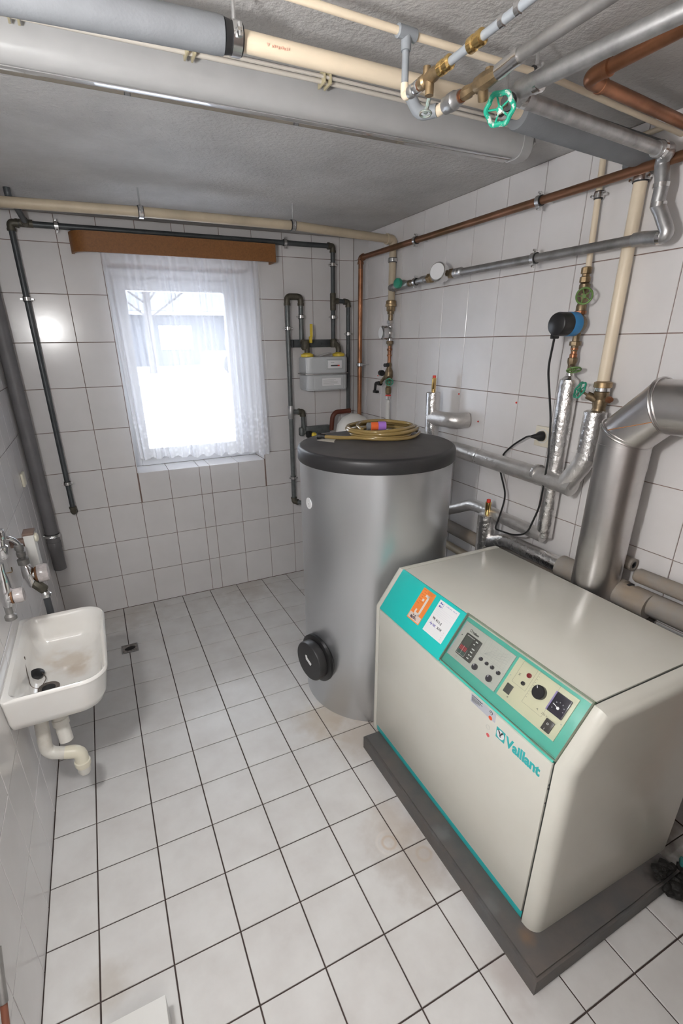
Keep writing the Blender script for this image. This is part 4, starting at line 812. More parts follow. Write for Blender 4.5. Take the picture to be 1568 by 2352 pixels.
# ------------------------------------------------------------------ hot water tank
tx, ty, tr_ = 1.521, -1.402, 0.343
t = Thing('water_tank', 'tall silver cylindrical hot water tank with black lid', 'water tank', (tx, ty, 0))
b = B(); rev(b, (tx, ty, 0), (tx, ty, 1.0), [(0, tr_-.02), (.0, tr_-.004), (.008, tr_), (1.232, tr_)], 96); t.part('jacket', b, tank_m)
b = B(); rev(b, (tx, ty, 1.222), (tx, ty, 2.0), [(0, tr_-.01), (.0, tr_+.006), (.004, tr_+.0085), (.045, tr_+.0085), (.054, tr_+.005), (.060, tr_-.004), (.061, tr_-.02), (.063, tr_-.09), (.067, .15), (.068, .01)], 96); ld = t.part('lid', b, lid_m)
b = B(); rev(b, (tx, ty, 1.2828), (tx, ty, 2), [(0, tr_-.006), (.0012, tr_-.012), (.0035, tr_-.09), (.0066, .15), (.0072, .01)], 96); t.part('lid_top', b, dust, ld, label='dusty grey lid top')
th = math.radians(192); n_ = V((math.cos(th), math.sin(th), 0)); c_ = V((tx, ty, 0.285))+n_*(tr_-.012)
b = B(); rev(b, c_, c_+n_, [(0, .108), (.012, .118), (.026, .118), (.030, .108)], 40); fl_ = t.part('flange_ring', b, black)
b = B(); rev(b, c_+n_*.026, c_+n_, [(0, .088), (.006, .096), (.040, .098), (.046, .094), (.047, .06)], 40); t.part('flange_cap', b, lid_m, label='round black inspection cap')
b = B(); cc = c_+n_*.0745; s_ = n_.cross(V((0, 0, 1))); 
box_dir(b, cc+s_*-.004+V((0, 0, .004)), s_+V((0, 0, .5)), V((0, 0, 1))-s_*.5, .044, .016, .0012); box_dir(b, cc+s_*.012+V((0, 0, .016)), s_+V((0, 0, -.3)), V((0, 0, 1))+s_*.3, .014, .026, .0014); t.part('torn_tape', b, white_p, label='scrap of white tape')
th = math.radians(199); n_ = V((math.cos(th), math.sin(th), 0)); c_ = V((tx, ty, 1.0))+n_*(tr_-.0002)
b = B(); th = math.radians(184); n_ = V((math.cos(th), math.sin(th), 0)); c_ = V((tx, ty, 1.055))+n_*(tr_-.0035)
rev(b, c_, c_+n_, [(0, .025), (.0052, .025)], 32); st = t.part('round_sticker', b, white_p, label='small round white sticker')
b = B(); s3 = V((0, 0, 1)).cross(n_)
for q in ((-.001, .010, .003, .010), (.0, -.002, .005, .009), (.003, -.012, .003, .008)): box_dir(b, c_+n_*.0055+s3*q[0]+V((0, 0, q[1])), s3, (0, 0, 1), q[2], q[3], .0006)
t.part('sticker_print', b, mat('soft_grey_print', (.38, .38, .38), .6), st, stuff=True)

t = Thing('hose_coil', 'coiled yellowed garden hose lying on the black tank lid', 'hose', (1.60, -1.33, 1.29))
b = B(); pts = []; rr_ = random.Random(3)
pts.append(V((1.318, -1.228, 1.302))); pts.append(V((1.40, -1.30, 1.298)))
cxh, cyh = 1.605, -1.315
for i in range(0, 5*18):
    a = math.radians(200)+2*PI*i/18; turn = i/18
    ro = 0.145+0.020*math.sin(turn*2.1+1)+0.006*rr_.uniform(-1, 1); ox, oy = 0.012*math.sin(turn*3), 0.012*math.cos(turn*2.3)
    pts.append(V((cxh+ox+1.05*ro*math.cos(a), cyh+oy+ro*math.sin(a), 1.302+0.0085*turn+0.003*math.sin(a*2+turn))))
pts.append(V((1.48, -1.35, 1.335)))
tube(b, pts, .0085, .02, 10, 2); t.part('hose', b, hose_m)
b = B(); rev(b, (1.515, -1.328, 1.345), (1.535, -1.336, 1.345), [(0, .013), (.004, .017), (.018, .017)], 18); cpl = t.part('grey_collar', b, foam)
b = B(); rev(b, (1.532, -1.335, 1.345), (1.565, -1.348, 1.345), [(0, .017), (.002, .019), (.03, .019), (.035, .017)], 20); t.part('orange_sleeve', b, mat('orange_plastic', (0.80, 0.15, 0.04), 0.35), label='orange coupling sleeve')
b = B(); rev(b, (1.563, -1.347, 1.345), (1.60, -1.361, 1.345), [(0, .019), (.002, .021), (.03, .021), (.036, .019), (.036, .012), (.01, .012)], 20); t.part('purple_sleeve', b, purple, label='purple coupling sleeve')
b = B(); rev(b, (1.312, -1.222, 1.303), (1.345, -1.25, 1.301), [(0, .009), (.004, .014), (.018, .014), (.022, .011), (.04, .011)], 14); t.part('hose_clip', b, rubber)
t = Thing('paper_slip', 'sheet of pale paper lying on the tank lid under the hose', 'paper', (1.42, -1.30, 1.285))
b = B(); Mq = plane((1.372, -1.385, 1.2875), V((0.115, 0.06, 0)).normalized(), V((-0.06, 0.115, 0)).normalized()); prism(b, [(0, 0), (.13, 0), (.13, .155), (0, .155)], Mq, .0008); t.part('sheet', b, mat('cream_paper', (0.70, 0.66, 0.58), 0.6))

# ------------------------------------------------------------------ boiler and plinth
t = Thing('concrete_plinth', 'dark grey painted concrete plinth under the boiler', 'plinth', (1.25, -2.8, 0))
b = B(); prism(b, [(1.243, -2.812), (1.905, -2.797), (1.905, -1.83), (1.247, -1.82)], plane((0, 0, 0), (1, 0, 0), (0, 1, 0)), 0.069)
bmesh.ops.subdivide_edges(b, edges=[e for e in b.edges if e.calc_length() > .5], cuts=14, use_grid_fill=True)
rq = random.Random(5)
for v in b.verts:
    if v.co.z > .01: v.co += V((rq.uniform(-.0006, .0006), rq.uniform(-.0006, .0006), rq.uniform(-.0004, .0003)))
bmesh.ops.bevel(b, geom=[e for e in b.edges if all(v.co.z > .05 for v in e.verts) and len(e.link_faces) == 2 and e.calc_face_angle(0) > .8], offset=.008, segments=2, affect='EDGES')
t.part('plinth_block', b, concrete)

bt = Thing('gas_boiler', 'large beige floor-standing gas boiler with turquoise control strip', 'boiler', (1.62, -2.25, 0.07))
t = bt
X0, X1, Z0_, ZF, ZT, XS = 1.315, 1.925, 0.070, 0.700, 0.850, 1.420
def profile(x0, xs, zf, zt, z0=Z0_): return [(x0, z0), (x0, zf), (xs, zt), (X1, zt), (X1, z0)]
Mxz = lambda y: plane((0, y, 0), (1, 0, 0), (0, 0, 1))      # w points to -y
b = B(); prism(b, profile(X0+.02, XS+.004, ZF+.0-.01, ZT-.012), Mxz(-1.80), 0.885); t.part('inner_casing', b, dkgrey)
def side(y_in, y_out, rad, nm):
    bm = B(); prism(bm, profile(X0, XS, ZF, ZT), Mxz(y_in), abs(y_out-y_in) if y_out < y_in else -(y_out-y_in))
    ed = [e for e in bm.edges if all(abs(v.co.y-y_out) < 1e-5 for v in e.verts) and not all(abs(v.co.z-Z0_) < 1e-5 for v in e.verts) and not all(abs(v.co.x-X1) < 1e-5 for v in e.verts)]
    bmesh.ops.bevel(bm, geom=ed, offset=rad, segments=6, affect='EDGES', profile=0.5)
    return t.part(nm, bm, casing)
side(-2.683, -2.730, 0.036, 'side_panel')
t.part('edge_gap_shade', (lambda bm: (prism(bm, profile(X0+.004, XS+.003, ZF-.002, ZT-.004), plane((0, -2.677, 0), (1, 0, 0), (0, 0, 1)), .0065), bm)[1])(B()), mat('gap_shade_colour', (.03, .035, .03), .6))  # solid dark strip in the seam; the gap's shade is put in as colour
side(-1.812, -1.772, 0.024, 'side_panel')
b = B(); box(b, (XS+.002, -2.676, ZT-.02), (X1, -1.814, ZT), .003); t.part('top_panel', b, casing)
b = B(); box(b, (X0-.001, -2.676, 0.103), (X0+.024, -1.815, ZF-.006), .004); door = t.part('front_panel', b, casing)
b = B(); box(b, (X0+.004, -2.676, Z0_+.001), (X0+.03, -1.815, 0.101), .002); t.part('kick_strip', b, teal_print, label='turquoise kick strip')
MS = plane((X0, 0, ZF), (0, -1, 0), V((0.105, 0, 0.15)).normalized())      # slope: u along -y, v up the slope
SL = 0.1831
MF = plane((X0-.001, 0, 0), (0, -1, 0), (0, 0, 1))
def lbox(M_, u0_, u1_, v0_, v1_, w0_, w1_, bev=0.0, seg=2):
    bm = B(); tt = B(); box(tt, (u0_, v0_, w0_), (u1_, v1_, w1_), bev, seg); merge(bm, tt, M_); return bm
def knob(under, u_, s_, r_, h_, m_, nm='knob', w0_=0.0, M_=None, lab=None):
    M_ = M_ or MS; A_ = M_ @ V((u_, s_, w0_)); B_ = M_ @ V((u_, s_, w0_+h_)); bm = B()
    rev(bm, A_, B_, [(0, r_), (h_*.8, r_), (h_, r_*.88)], 20); return t.part(nm, bm, m_, under, lab)
cov = t.part('strip_cover', lbox(MS, 1.815, 2.202, 0.0, SL+.004, -.02, .004, .004), teal, label='plain turquoise left half of the strip')
ctl = t.part('control_frame', lbox(MS, 2.204, 2.676, 0.0, SL+.004, -.02, -.004, .002), teal_dk, label='dusty turquoise frame round the controls')
W0 = -.004
S_ = lambda s: s*SL
# orange sticker
st = t.part('orange_sticker', lbox(MS, 1.970, 2.043, S_(.265), S_(.965), .004, .0046), orange, label='orange sticker with pale letter')
b = lbox(MS, 2.012, 2.022, S_(.40), S_(.87), .0046, .0049)
for q in ((1.992, 2.022, .40, .455), (2.000, 2.022, .82, .87), (1.994, 2.004, .71, .76), (1.990, 1.998, .44, .52)):
    tt = lbox(MS, q[0], q[1], S_(q[2]), S_(q[3]), .0046, .0049); merge(b, tt)
t.part('letter', b, mat('pale_peach_print', (0.80, 0.72, 0.66), 0.5), st)
t.part('picture_field', lbox(MS, 1.973, 2.040, S_(.285), S_(.41), .0046, .0048), mat('pale_print', (0.74, 0.62, 0.56), 0.5), st)
b = B(); rq = random.Random(9)
for k in range(16):
    u_, s_ = rq.uniform(1.984, 2.018), rq.uniform(.30, .39); merge(b, lbox(MS, u_, u_+rq.uniform(.004, .010), S_(s_), S_(s_)+rq.uniform(.002, .006), .0048, .005))
t.part('picture_print', b, mat('dark_mauve_print', (0.17, 0.12, 0.13), 0.5), st, stuff=True)
b = B()
for k in range(7): merge(b, lbox(MS, 1.974+.008*(k % 2), 1.99+.008*(k % 3), S_(.93-.05*k), S_(.938-.05*k), .0046, .0048))
for k in range(4): merge(b, lbox(MS, 2.0, 2.038-.003*k, S_(.945-.018*k), S_(.950-.018*k), .0046, .0048))
t.part('print_lines', b, mat('dark_orange_print', (0.60, 0.16, 0.04), 0.5), st, stuff=True)
# white service note
st = t.part('service_note', lbox(MS, 2.070, 2.176, S_(.27), S_(.955), .004, .0045), white_p, label='white paper note with handwriting')
t.part('dog_ear', lbox(MS, 2.172, 2.1765, S_(.72), S_(.955), .0045, .0047), white_p, st)
def ST(u_, s_, w_=.0046): return MS @ Matrix.Translation((u_, s_*SL, w_))
b = B()
for q in ((2.079, .885, .006, .006), (2.087, .885, .006, .004), (2.079, .82, .007, .006), (2.088, .82, .005, .005), (2.097, .82, .001, .018)): merge(b, lbox(MS, q[0], q[0]+q[2], S_(q[1]), S_(q[1])+q[3], .0045, .0047))
t.part('blue_emblem', b, blueink, st, stuff=True)
b = B()
for k in range(11): merge(b, lbox(MS, 2.110+.0052*k, 2.1135+.0052*k, S_(.900), S_(.900)+.0022+.0008*(k % 3), .0045, .0047)) if k != 6 else None
t.part('heading_print', b, mat('pale_blue_print', (.50, .52, .68), .6), st, stuff=True)
for k, s_ in enumerate((.80, .765, .73, .695, .66)): t.part('print_line', lbox(MS, 2.08, 2.165-.012*(k % 3), S_(s_), S_(s_)+.0004, .0045, .0047), mat('faint_blue_print', (0.62, 0.64, 0.72), .6), st)
text(t, 'VK 41/1-2', .0125, ST(2.082, .565) @ Matrix.Rotation(-.08, 4, 'Z'), blackink, st, .0002, 'handwriting')
text(t, 'Ap NE', .0115, ST(2.083, .455) @ Matrix.Rotation(-.05, 4, 'Z'), blueink, st, .0002, 'handwriting')
text(t, 'XXX', .0115, ST(2.124, .45), blackink, st, .0002, 'handwriting')
for k in range(4): text(t, 'x', .006, ST(2.160, .46-.05*k), mat('faint_red_print', (0.75, 0.5, 0.5), .6), st)
# left control panel
cp = t.part('heating_controller', lbox(MS, 2.216, 2.432, S_(.225), S_(.915), W0, W0+.004, .001), panel_grey, label='pale grey heating controller')
w1 = W0+.004
t.part('controller_bezel', lbox(MS, 2.2135, 2.2165, S_(.225), S_(.915), W0, W0+.005), mat('pale_lilac_edge', (0.55, 0.55, 0.66), .4), cp)
t.part('clock_module', lbox(MS, 2.242, 2.312, S_(.335), S_(.755), w1, w1+.004, .003), dkgrey, cp)
t.part('lcd_screen', lbox(MS, 2.247, 2.279, S_(.54), S_(.70), w1+.004, w1+.0045), lcd_m, cp)
b = B()
for k in range(6): merge(b, lbox(MS, 2.247+.0052*k, 2.2505+.0052*k, S_(.44), S_(.52), w1+.004, w1+.0052))
t.part('red_buttons', b, mat('dark_red_print', (0.45, 0.06, 0.07), .4), cp, stuff=True)
b = B()
for k in range(6): merge(b, lbox(MS, 2.247+.0052*k, 2.2505+.0052*k, S_(.37), S_(.425), w1+.004, w1+.0052))
t.part('green_buttons', b, mat('dark_green_print', (0.07, 0.14, 0.12), .4), cp, stuff=True)
b = B()
for k in range(7): merge(b, lbox(MS, 2.250+.0048*k, 2.253+.0048*k, S_(.715), S_(.728), w1+.004, w1+.0043))
for q in ((2.29, 2.30, .70), (2.287, 2.294, .64), (2.291, 2.303, .56), (2.291, 2.301, .50), (2.291, 2.297, .44), (2.30, 2.306, .44), (2.291, 2.30, .38)): merge(b, lbox(MS, q[0], q[1], S_(q[2]), S_(q[2]+.018), w1+.004, w1+.0043))
merge(b, lbox(MS, 2.246, 2.2465, S_(.36), S_(.53), w1+.004, w1+.0044)); merge(b, lbox(MS, 2.262, 2.2625, S_(.36), S_(.53), w1+.004, w1+.0054)); merge(b, lbox(MS, 2.2795, 2.280, S_(.36), S_(.50), w1+.004, w1+.0044)); merge(b, lbox(MS, 2.246, 2.280, S_(.355), S_(.36), w1+.004, w1+.0044))
t.part('white_print', b, white_p, cp, stuff=True)
def SW(u_, s_): return MS @ Matrix.Translation((u_, s_*SL, w1+.0002))
t.part('small_emblem', lbox(MS, 2.246, 2.254, S_(.79), S_(.84), w1, w1+.0003), blackink, cp); t.part('small_emblem_field', lbox(MS, 2.2475, 2.2525, S_(.797), S_(.833), w1+.0003, w1+.0005), panel_grey, cp)
text(t, 'Vaillant', .0098, SW(2.257, .79), blackink, cp, .00035)
for u_ in (2.2265,): knob(cp, u_, S_(.66), .0018, .0005, blackink, 'screw', w1)
for u_, s_, r_ in ((2.338, .525, .0062), (2.364, .525, .0055), (2.387, .530, .0060), (2.414, .520, .0062), (2.334, .35, .0100), (2.397, .35, .0106)):
    k_ = knob(cp, u_, S_(s_), r_, .007, dkgrey, 'knob', w1)
b = B()
for u_, s_, r_ in ((2.338, .525, .0062), (2.364, .525, .0055), (2.387, .530, .0060), (2.414, .520, .0062), (2.334, .35, .0100), (2.397, .35, .0106)):
    merge(b, lbox(MS, u_-r_*.6, u_-r_*.2, S_(s_)+r_*.2, S_(s_)+r_*.8, w1+.007, w1+.0072))
t.part('knob_pointers', b, mat('pointer_grey', (0.35, 0.35, 0.38), .4), cp, stuff=True)
b = B(); g_ = .0004
for q in ((2.318, 2.3184, .60, .88), (2.318, 2.34, .88, .882), (2.332, 2.3324, .62, .86), (2.318, 2.424, .597, .60)): merge(b, lbox(MS, q[0], q[1], S_(q[2]), S_(q[3]), w1, w1+.0002))
for k in range(6): merge(b, lbox(MS, 2.334, 2.424, S_(.63+.04*k), S_(.63+.04*k)+.0003, w1, w1+.0002))
for k in range(7): merge(b, lbox(MS, 2.340+.013*k, 2.3403+.013*k, S_(.60), S_(.87), w1, w1+.0002))
for k in range(6):
    a_ = math.radians(12+9*k); tt = B(); box(tt, (0, 0, 0), (.085 if k < 4 else .05, .0006, .0003)); merge(b, tt, MS @ Matrix.Translation((2.336, S_(.63), w1)) @ Matrix.Rotation(a_*.8, 4, 'Z'))
t.part('heating_curve_chart', b, greyink, cp, stuff=True)
for u_, s_, tx_ in ((2.226, .30, '° °'), (2.252, .28, 'x x'), (2.372, .56, '-- + --'), (2.345, .57, 'C'), (2.41, .31, '8 9'), (2.43, .55, 'o')): text(t, tx_, .006, SW(u_-.004, s_), greyink, cp)
text(t, '. . . . .', .008, SW(2.235, .26), mat('small_red_print', (.65, .15, .15), .5), cp)
# right control panel
cq = t.part('boiler_panel', lbox(MS, 2.442, 2.648, S_(.235), S_(.940), W0, W0+.004, .001), panel_cream, label='cream switch panel with dials')
t.part('display_field', lbox(MS, 2.455, 2.478, S_(.345), S_(.50), w1, w1+.003, .001), dkgrey, cq)
text(t, '!!!', .006, SW(2.475, .30), blackink, cq)
b = B()
for u0_, u1_, s0_, s1_ in ((2.462, 2.512, .555, .93), (2.520, 2.588, .40, .95)):
    for q in ((u0_, u1_, s0_, s0_), (u0_, u1_, s1_, s1_)): merge(b, lbox(MS, q[0], q[1], S_(q[2]), S_(q[3])+.0003, w1, w1+.0002))
    for u_ in (u0_, u1_): merge(b, lbox(MS, u_, u_+.0003, S_(s0_), S_(s1_), w1, w1+.0002))
for k in range(8): merge(b, lbox(MS, 2.5225, 2.5255, S_(.50+.052*k), S_(.50+.052*k)+.0007, w1, w1+.0003))
t.part('panel_print', b, blackink, cq, stuff=True)
text(t, 'X', .010, SW(2.468, .70), blackink, cq)
knob(cq, 2.499, S_(.79), .0068, .006, mat('dark_red_button', (.32, .03, .04), .3), 'button', w1, lab='dark red reset button')
knob(cq, 2.496, S_(.635), .0058, .006, dkgrey, 'button', w1)
dl = knob(cq, 2.551, S_(.68), .0195, .014, black, 'thermostat_dial', w1)
t.part('pointer', lbox(MS @ Matrix.Translation((2.551, S_(.68), w1+.014)) @ Matrix.Rotation(math.radians(128), 4, 'Z'), .010, .017, -.001, .001, 0, .0005), white_p, cq)
t.part('thermometer', lbox(MS, 2.590, 2.638, S_(.545), S_(.86), w1, w1+.006, .002), mat('slate_gauge', (.065, .06, .085), .2), cq, label='square dark thermometer gauge')
t.part('gauge_edge', lbox(MS, 2.5885, 2.5925, S_(.545), S_(.86), w1+.004, w1+.0065), mat('lilac_gauge_edge', (.25, .21, .40), .3), cq)
knob(cq, 2.616, S_(.66), .0040, .002, white_p, 'gauge_hub', w1+.006)
t.part('gauge_needle', lbox(MS @ Matrix.Translation((2.616, S_(.66), w1+.0065)) @ Matrix.Rotation(math.radians(165), 4, 'Z'), 0, .018, -.0008, .0008, 0, .0008), white_p, cq)
b = B()
for k in range(7):
    a_ = math.radians(205-35*k); tt = B(); box(tt, (.015, -.0011, 0), (.0175, .0011, .0003)); merge(b, tt, MS @ Matrix.Translation((2.616, S_(.66), w1+.006)) @ Matrix.Rotation(a_, 4, 'Z'))
t.part('gauge_scale', b, mat('gauge_digits', (.5, .5, .52), .4), cq, stuff=True)
t.part('mains_switch', lbox(MS, 2.604, 2.630, S_(.275), S_(.455), w1, w1+.005, .001), mat('dark_brown_switch', (.05, .045, .045), .3), cq, label='black mains rocker switch')
text(t, 'O', .008, MS @ Matrix.Translation((2.612, S_(.375), w1+.0052)), white_p, cq, name='switch_mark'); text(t, 'I', .007, MS @ Matrix.Translation((2.613, S_(.29), w1+.0052)), white_p, cq, name='switch_mark')
text(t, '230 V', .0078, SW(2.583, .445), mat('brown_print', (.30, .25, .18), .5), cq)
text(t, 'M_', .006, SW(2.566, .45), blackink, cq)
for u_, s_ in ((2.449, .62), (2.642, .50)): knob(cq, u_, S_(s_), .0018, .0004, greyink, 'screw', w1)
# clear flap over the controls
cf = t.part('clear_flap', lbox(MS, 2.206, 2.680, .012, SL+.006, .0045, .006, .0005), cover_m, label='clear plastic flap over the controls')
b = lbox(MS, 2.203, 2.206, .010, SL+.008, -.002, .0065); merge(b, lbox(MS, 2.679, 2.683, .010, SL+.008, -.002, .0065)); merge(b, lbox(MS, 2.203, 2.683, SL+.004, SL+.009, -.002, .0065)); merge(b, lbox(MS, 2.203, 2.683, .008, .0105, -.002, .0065))
t.part('flap_rim', b, cover_edge, cf)
t.part('flap_lip', lbox(MS, 2.60, 2.676, .006, .016, .006, .0075, .0005), cover_m, cf)
t.part('frame_lip', lbox(MS, 2.206, 2.676, .0, .010, -.015, .002, .002), teal_dk, ctl)
# front door print
pl_ = t.part('type_plate', lbox(MF, 2.371, 2.477, .663, .694, 0, .0006), mat('silver_plate', (.55, .56, .62), .35), door, label='silver type plate')
def FT(u_, z_, w_=.0007): return MF @ Matrix.Translation((u_, z_, w_))
b = B(); rq = random.Random(4)
for k, (z_, x1_, h_) in enumerate(((.6875, .045, .0032), (.6825, .040, .0018), (.6795, .043, .0016), (.6765, .034, .0016), (.6735, .036, .0016), (.6705, .022, .0016), (.6670, .030, .0010))):
    u_ = 2.375
    while u_ < 2.375+x1_: w_ = rq.uniform(.0025, .006); merge(b, lbox(MF, u_, u_+w_, z_, z_+h_, .0006, .0008)); u_ += w_+.0012
t.part('plate_print', b, blackink, pl_, stuff=True)
knob(door, 2.458, .686, .0066, .0012, blackink, 'emblem_disc', 0, MF); b = B(); torus(b, MF @ V((2.458, .686, .0013)), (-1, 0, 0), .0040, .0008, 20, 5); merge(b, lbox(MF, 2.4555, 2.4605, .6845, .6855, .0012, .0015)); t.part('emblem_print', b, white_p, door)
knob(door, 2.458, .667, .0072, .0014, mat('red_orange_dot', (.85, .10, .03), .5), 'sticker_dot', 0, MF, 'red-orange dot')
knob(door, 2.457, .601, .0066, .0008, red_dull, 'sticker_dot', 0, MF, 'faded red dot')
b = B(); torus(b, MF @ V((2.453, .628, .0003)), (-1, 0, 0), .0075, .0005, 28, 5); t.part('faint_ring', b, mat('faint_ring_print', (.50, .50, .47), .5), door)
# maker's emblem: hare's head with long ears in a circle on a teal square
em = t.part('emblem_square', lbox(MF, 2.486, 2.520, .623, .660, 0, .0006), teal_print, door, label='teal square emblem with a hare head')
A_ = MF @ V((2.503, .6415, .0004)); b = B(); rev(b, A_, A_+V((-1, 0, 0)), [(0, .0145), (.0006, .0145)], 32); t.part('emblem_disc', b, white_p, em)
b = B()
ear = [(0, 0), (.0015, .006), (.006, .011), (.0105, .0125), (.0085, .006), (.0045, .001), (.0018, -.002)]
prism(b, ear, MF @ Matrix.Translation((2.503, .6425, .0010)), .0003); prism(b, [(-u_, v_) for u_, v_ in reversed(ear)], MF @ Matrix.Translation((2.503, .6425, .0010)), .0003)
prism(b, [(-.003, -.001), (.003, -.001), (.004, -.006), (.001, -.010), (-.002, -.009), (-.004, -.005)], MF @ Matrix.Translation((2.503, .6425, .0010)), .0003)
t.part('hare_head', b, blackink, em)
b = B()
for q in ((-.002, -.003), (.0005, -.006), (.003, -.004)): prism(b, [(q[0]-.0008, q[1]-.0006), (q[0]+.0008, q[1]-.0006), (q[0]+.0008, q[1]+.0008), (q[0]-.0008, q[1]+.0008)], MF @ Matrix.Translation((2.503, .6425, .0013)), .0002)
t.part('hare_face', b, white_p, em)
text(t, 'Vaillant', .047, FT(2.526, .6245, .0002), teal_print, door, .0018, xs=.87, ext=.0005)
for z_ in (.625, .612, .56): 
    b = B(); cyl(b, (X0-.0005, -2.679, z_), (X0+.004, -2.679, z_), .002, 8); t.part('screw', b, blackink)
# ------------------------------------------------------------------ soot heap and small teal fitting at the plinth end
t = Thing('soot_heap', 'heap of black soot and debris on the right end of the plinth', 'soot', (1.9, -2.82, 0.05), kind='stuff')
b = B(); rq = random.Random(11)
for k in range(26):
    a_ = rq.uniform(0, 6.28); rr = rq.uniform(0, 1)**.7; x_, y_ = 1.905+.085*rr*math.cos(a_), -2.815+.035*rr*math.sin(a_)
    z_ = .069 if (x_ < 1.9 and y_ > -2.79) else .0
    tt = B(); bmesh.ops.create_icosphere(tt, subdivisions=2, radius=rq.uniform(.012, .026))
    for v in tt.verts: v.co *= rq.uniform(.75, 1.25)
    merge(b, tt, Matrix.Translation((x_, y_, z_+.010 if z_ else rq.uniform(.01, .05))) @ Matrix.Diagonal((1.2, 1.2, .8, 1)))
t.part('soot', b, soot, stuff=True); soot_thing = t
t = Thing('teal_fitting', 'small shiny turquoise fitting lying in the black soot', 'fitting', (1.96, -2.82, 0.08))
b = B(); tube(b, [(1.912, -2.795, .098), (1.945, -2.83, .092), (2.05, -2.86, .085)], .014, .03, 14); rev(b, (1.905, -2.788, .098), (1.925, -2.806, .096), [(0, .010), (.004, .016), (.022, .016), (.026, .012)]); t.part('fitting_body', b, mat('weathered_teal_gloss', (.05, .22, .21), .15, noise=.6, nscale=50))

b = B()
for k in range(16):
    a_ = rq.uniform(0, 6.28); rr = rq.uniform(0, 1)**.6; x_, y_ = 1.850+.045*rr*math.cos(a_), -2.772+.018*rr*math.sin(a_)
    tt = B(); bmesh.ops.create_icosphere(tt, subdivisions=2, radius=rq.uniform(.006, .014))
    for v in tt.verts: v.co *= rq.uniform(.75, 1.25)
    merge(b, tt, Matrix.Translation((x_, y_, .073)) @ Matrix.Diagonal((1.4, 1.2, .5, 1)))
soot_thing.part('soot', b, soot, stuff=True)
# ------------------------------------------------------------------ left wall: sink
t = Thing('sink', 'small white wall-mounted ceramic sink on the left wall', 'sink', (0.0, -1.525, 0.70))
sy0, sy1, sx1 = -1.795, -1.262, 0.307
def rrect(x0, x1, y0, y1, rw, ro, n=10):
    pts = []
    for cx2, cy2, a0, r in ((x0+rw, y0+rw, 180, rw), (x1-ro, y0+ro, 270, ro), (x1-ro, y1-ro, 0, ro), (x0+rw, y1-rw, 90, rw)):
        for k in range(n+1): a_ = math.radians(a0+90*k/n); pts.append((cx2+r*math.cos(a_), cy2+r*math.sin(a_)))
    return pts
lay = [  # x0 inset, side inset, x1 inset, z, corner radius
    (0.0, .100, .100, .556, .05), (0.0, .055, .055, .558, .06), (0.0, .030, .034, .572, .075), (0.0, .018, .022, .600, .085), (0.0, .005, .008, .680, .085), (0.0, .0, .003, .694, .085), (0.0, .002, .004, .700, .085), (.004, .006, .008, .704, .08),
    (.018, .011, .011, .702, .078), (.023, .016, .016, .694, .075), (.029, .023, .023, .675, .072), (.036, .034, .034, .620, .065), (.046, .046, .050, .593, .060), (.060, .064, .072, .582, .052), (.085, .10, .11, .577, .04)]
b = B(); rs = []
for i0, sd, i1, z_, cr in lay: rs.append([b.verts.new((x_, y_, z_)) for x_, y_ in rrect(i0, sx1-i1, sy0+sd, sy1-sd, min(.012 if i0 == 0 else .04, cr), cr)])
for i in range(len(rs)-1): bridge(b, rs[i], rs[i+1])
cap(b, rs[0], True); cap(b, rs[-1]); basin = t.part('basin', b, ceramic)
stain_m = ceramic; 
nt = ceramic.node_tree
src = nt.nodes['Principled BSDF'].inputs['Base Color'].links[0].from_socket
blotch(ceramic, [((.165, -1.45, .578), .09, (.50, .38, .25), .5), ((.19, -1.52, .578), .06, (.45, .32, .20), .4), ((.09, -1.40, .60), .05, (.60, .47, .33), .35), ((.12, -1.34, .62), .04, (.62, .45, .30), .25)])
b = B(); rev(b, (.096, -1.592, .5775), (.096, -1.592, .60), [(0, .036), (.0035, .036), (.0045, .032), (.0025, .024), (.0025, .012)], 32); dr = t.part('drain_ring', b, mat('worn_chrome', (.42, .38, .34), .25, metal=.9))
b = B(); rev(b, (.096, -1.592, .5795), (.096, -1.592, .581), [(0, .022), (.0015, .022)], 24); t.part('drain_hole', b, rubber, dr)
t = Thing('sink_plug', 'black rubber plug on a chain lying in the sink', 'plug', (.06, -1.515, .58))
b = B(); rev(b, (.056, -1.508, .584), (.060, -1.512, .604), [(0, .019), (.010, .022), (.013, .0235), (.018, .0235), (.020, .020)], 28); t.part('plug_disc', b, black)
b = B(); tube(b, [(.076, -1.522, .604), (.090, -1.545, .592), (.072, -1.600, .588), (.045, -1.59, .60), (.036, -1.54, .63), (.028, -1.49, .66)], .0014, .03, 6, 6); rev(b, (.024, -1.49, .66), (.032, -1.49, .66), [(0, .009), (.008, .006)], 12); t.part('chain', b, mat('tarnished_chain', (.16, .13, .11), .4, metal=.8))
t = Thing('drain_trap', 'white plastic drain trap hanging open below the sink', 'drain trap', (.10, -1.64, .40))
b = B(); rev(b, (.106, -1.62, .566), (.118, -1.655, .385), [(0, .016), (.03, .020), (.092, .023), (.094, .027), (.116, .027), (.118, .023), (.182, .023)], 22); t.part('tail_pipe', b, siphon_m)
b = B(); tube(b, [(.060, -1.635, .545), (.045, -1.64, .345), (.115, -1.66, .335), (.125, -1.66, .335)], .0225, .055, 20, 9); t.part('u_bend', b, siphon_m)
b = B(); tube(b, [(.104, -1.657, .337), (.150, -1.665, .330), (.150, -1.668, .262)], .0235, .035, 20, 9); rev(b, (.150, -1.668, .290), (.150, -1.668, .268), [(0, .024), (.002, .027), (.018, .027), (.02, .024)], 22); t.part('outlet_elbow', b, siphon_y, label='yellowed outlet elbow')
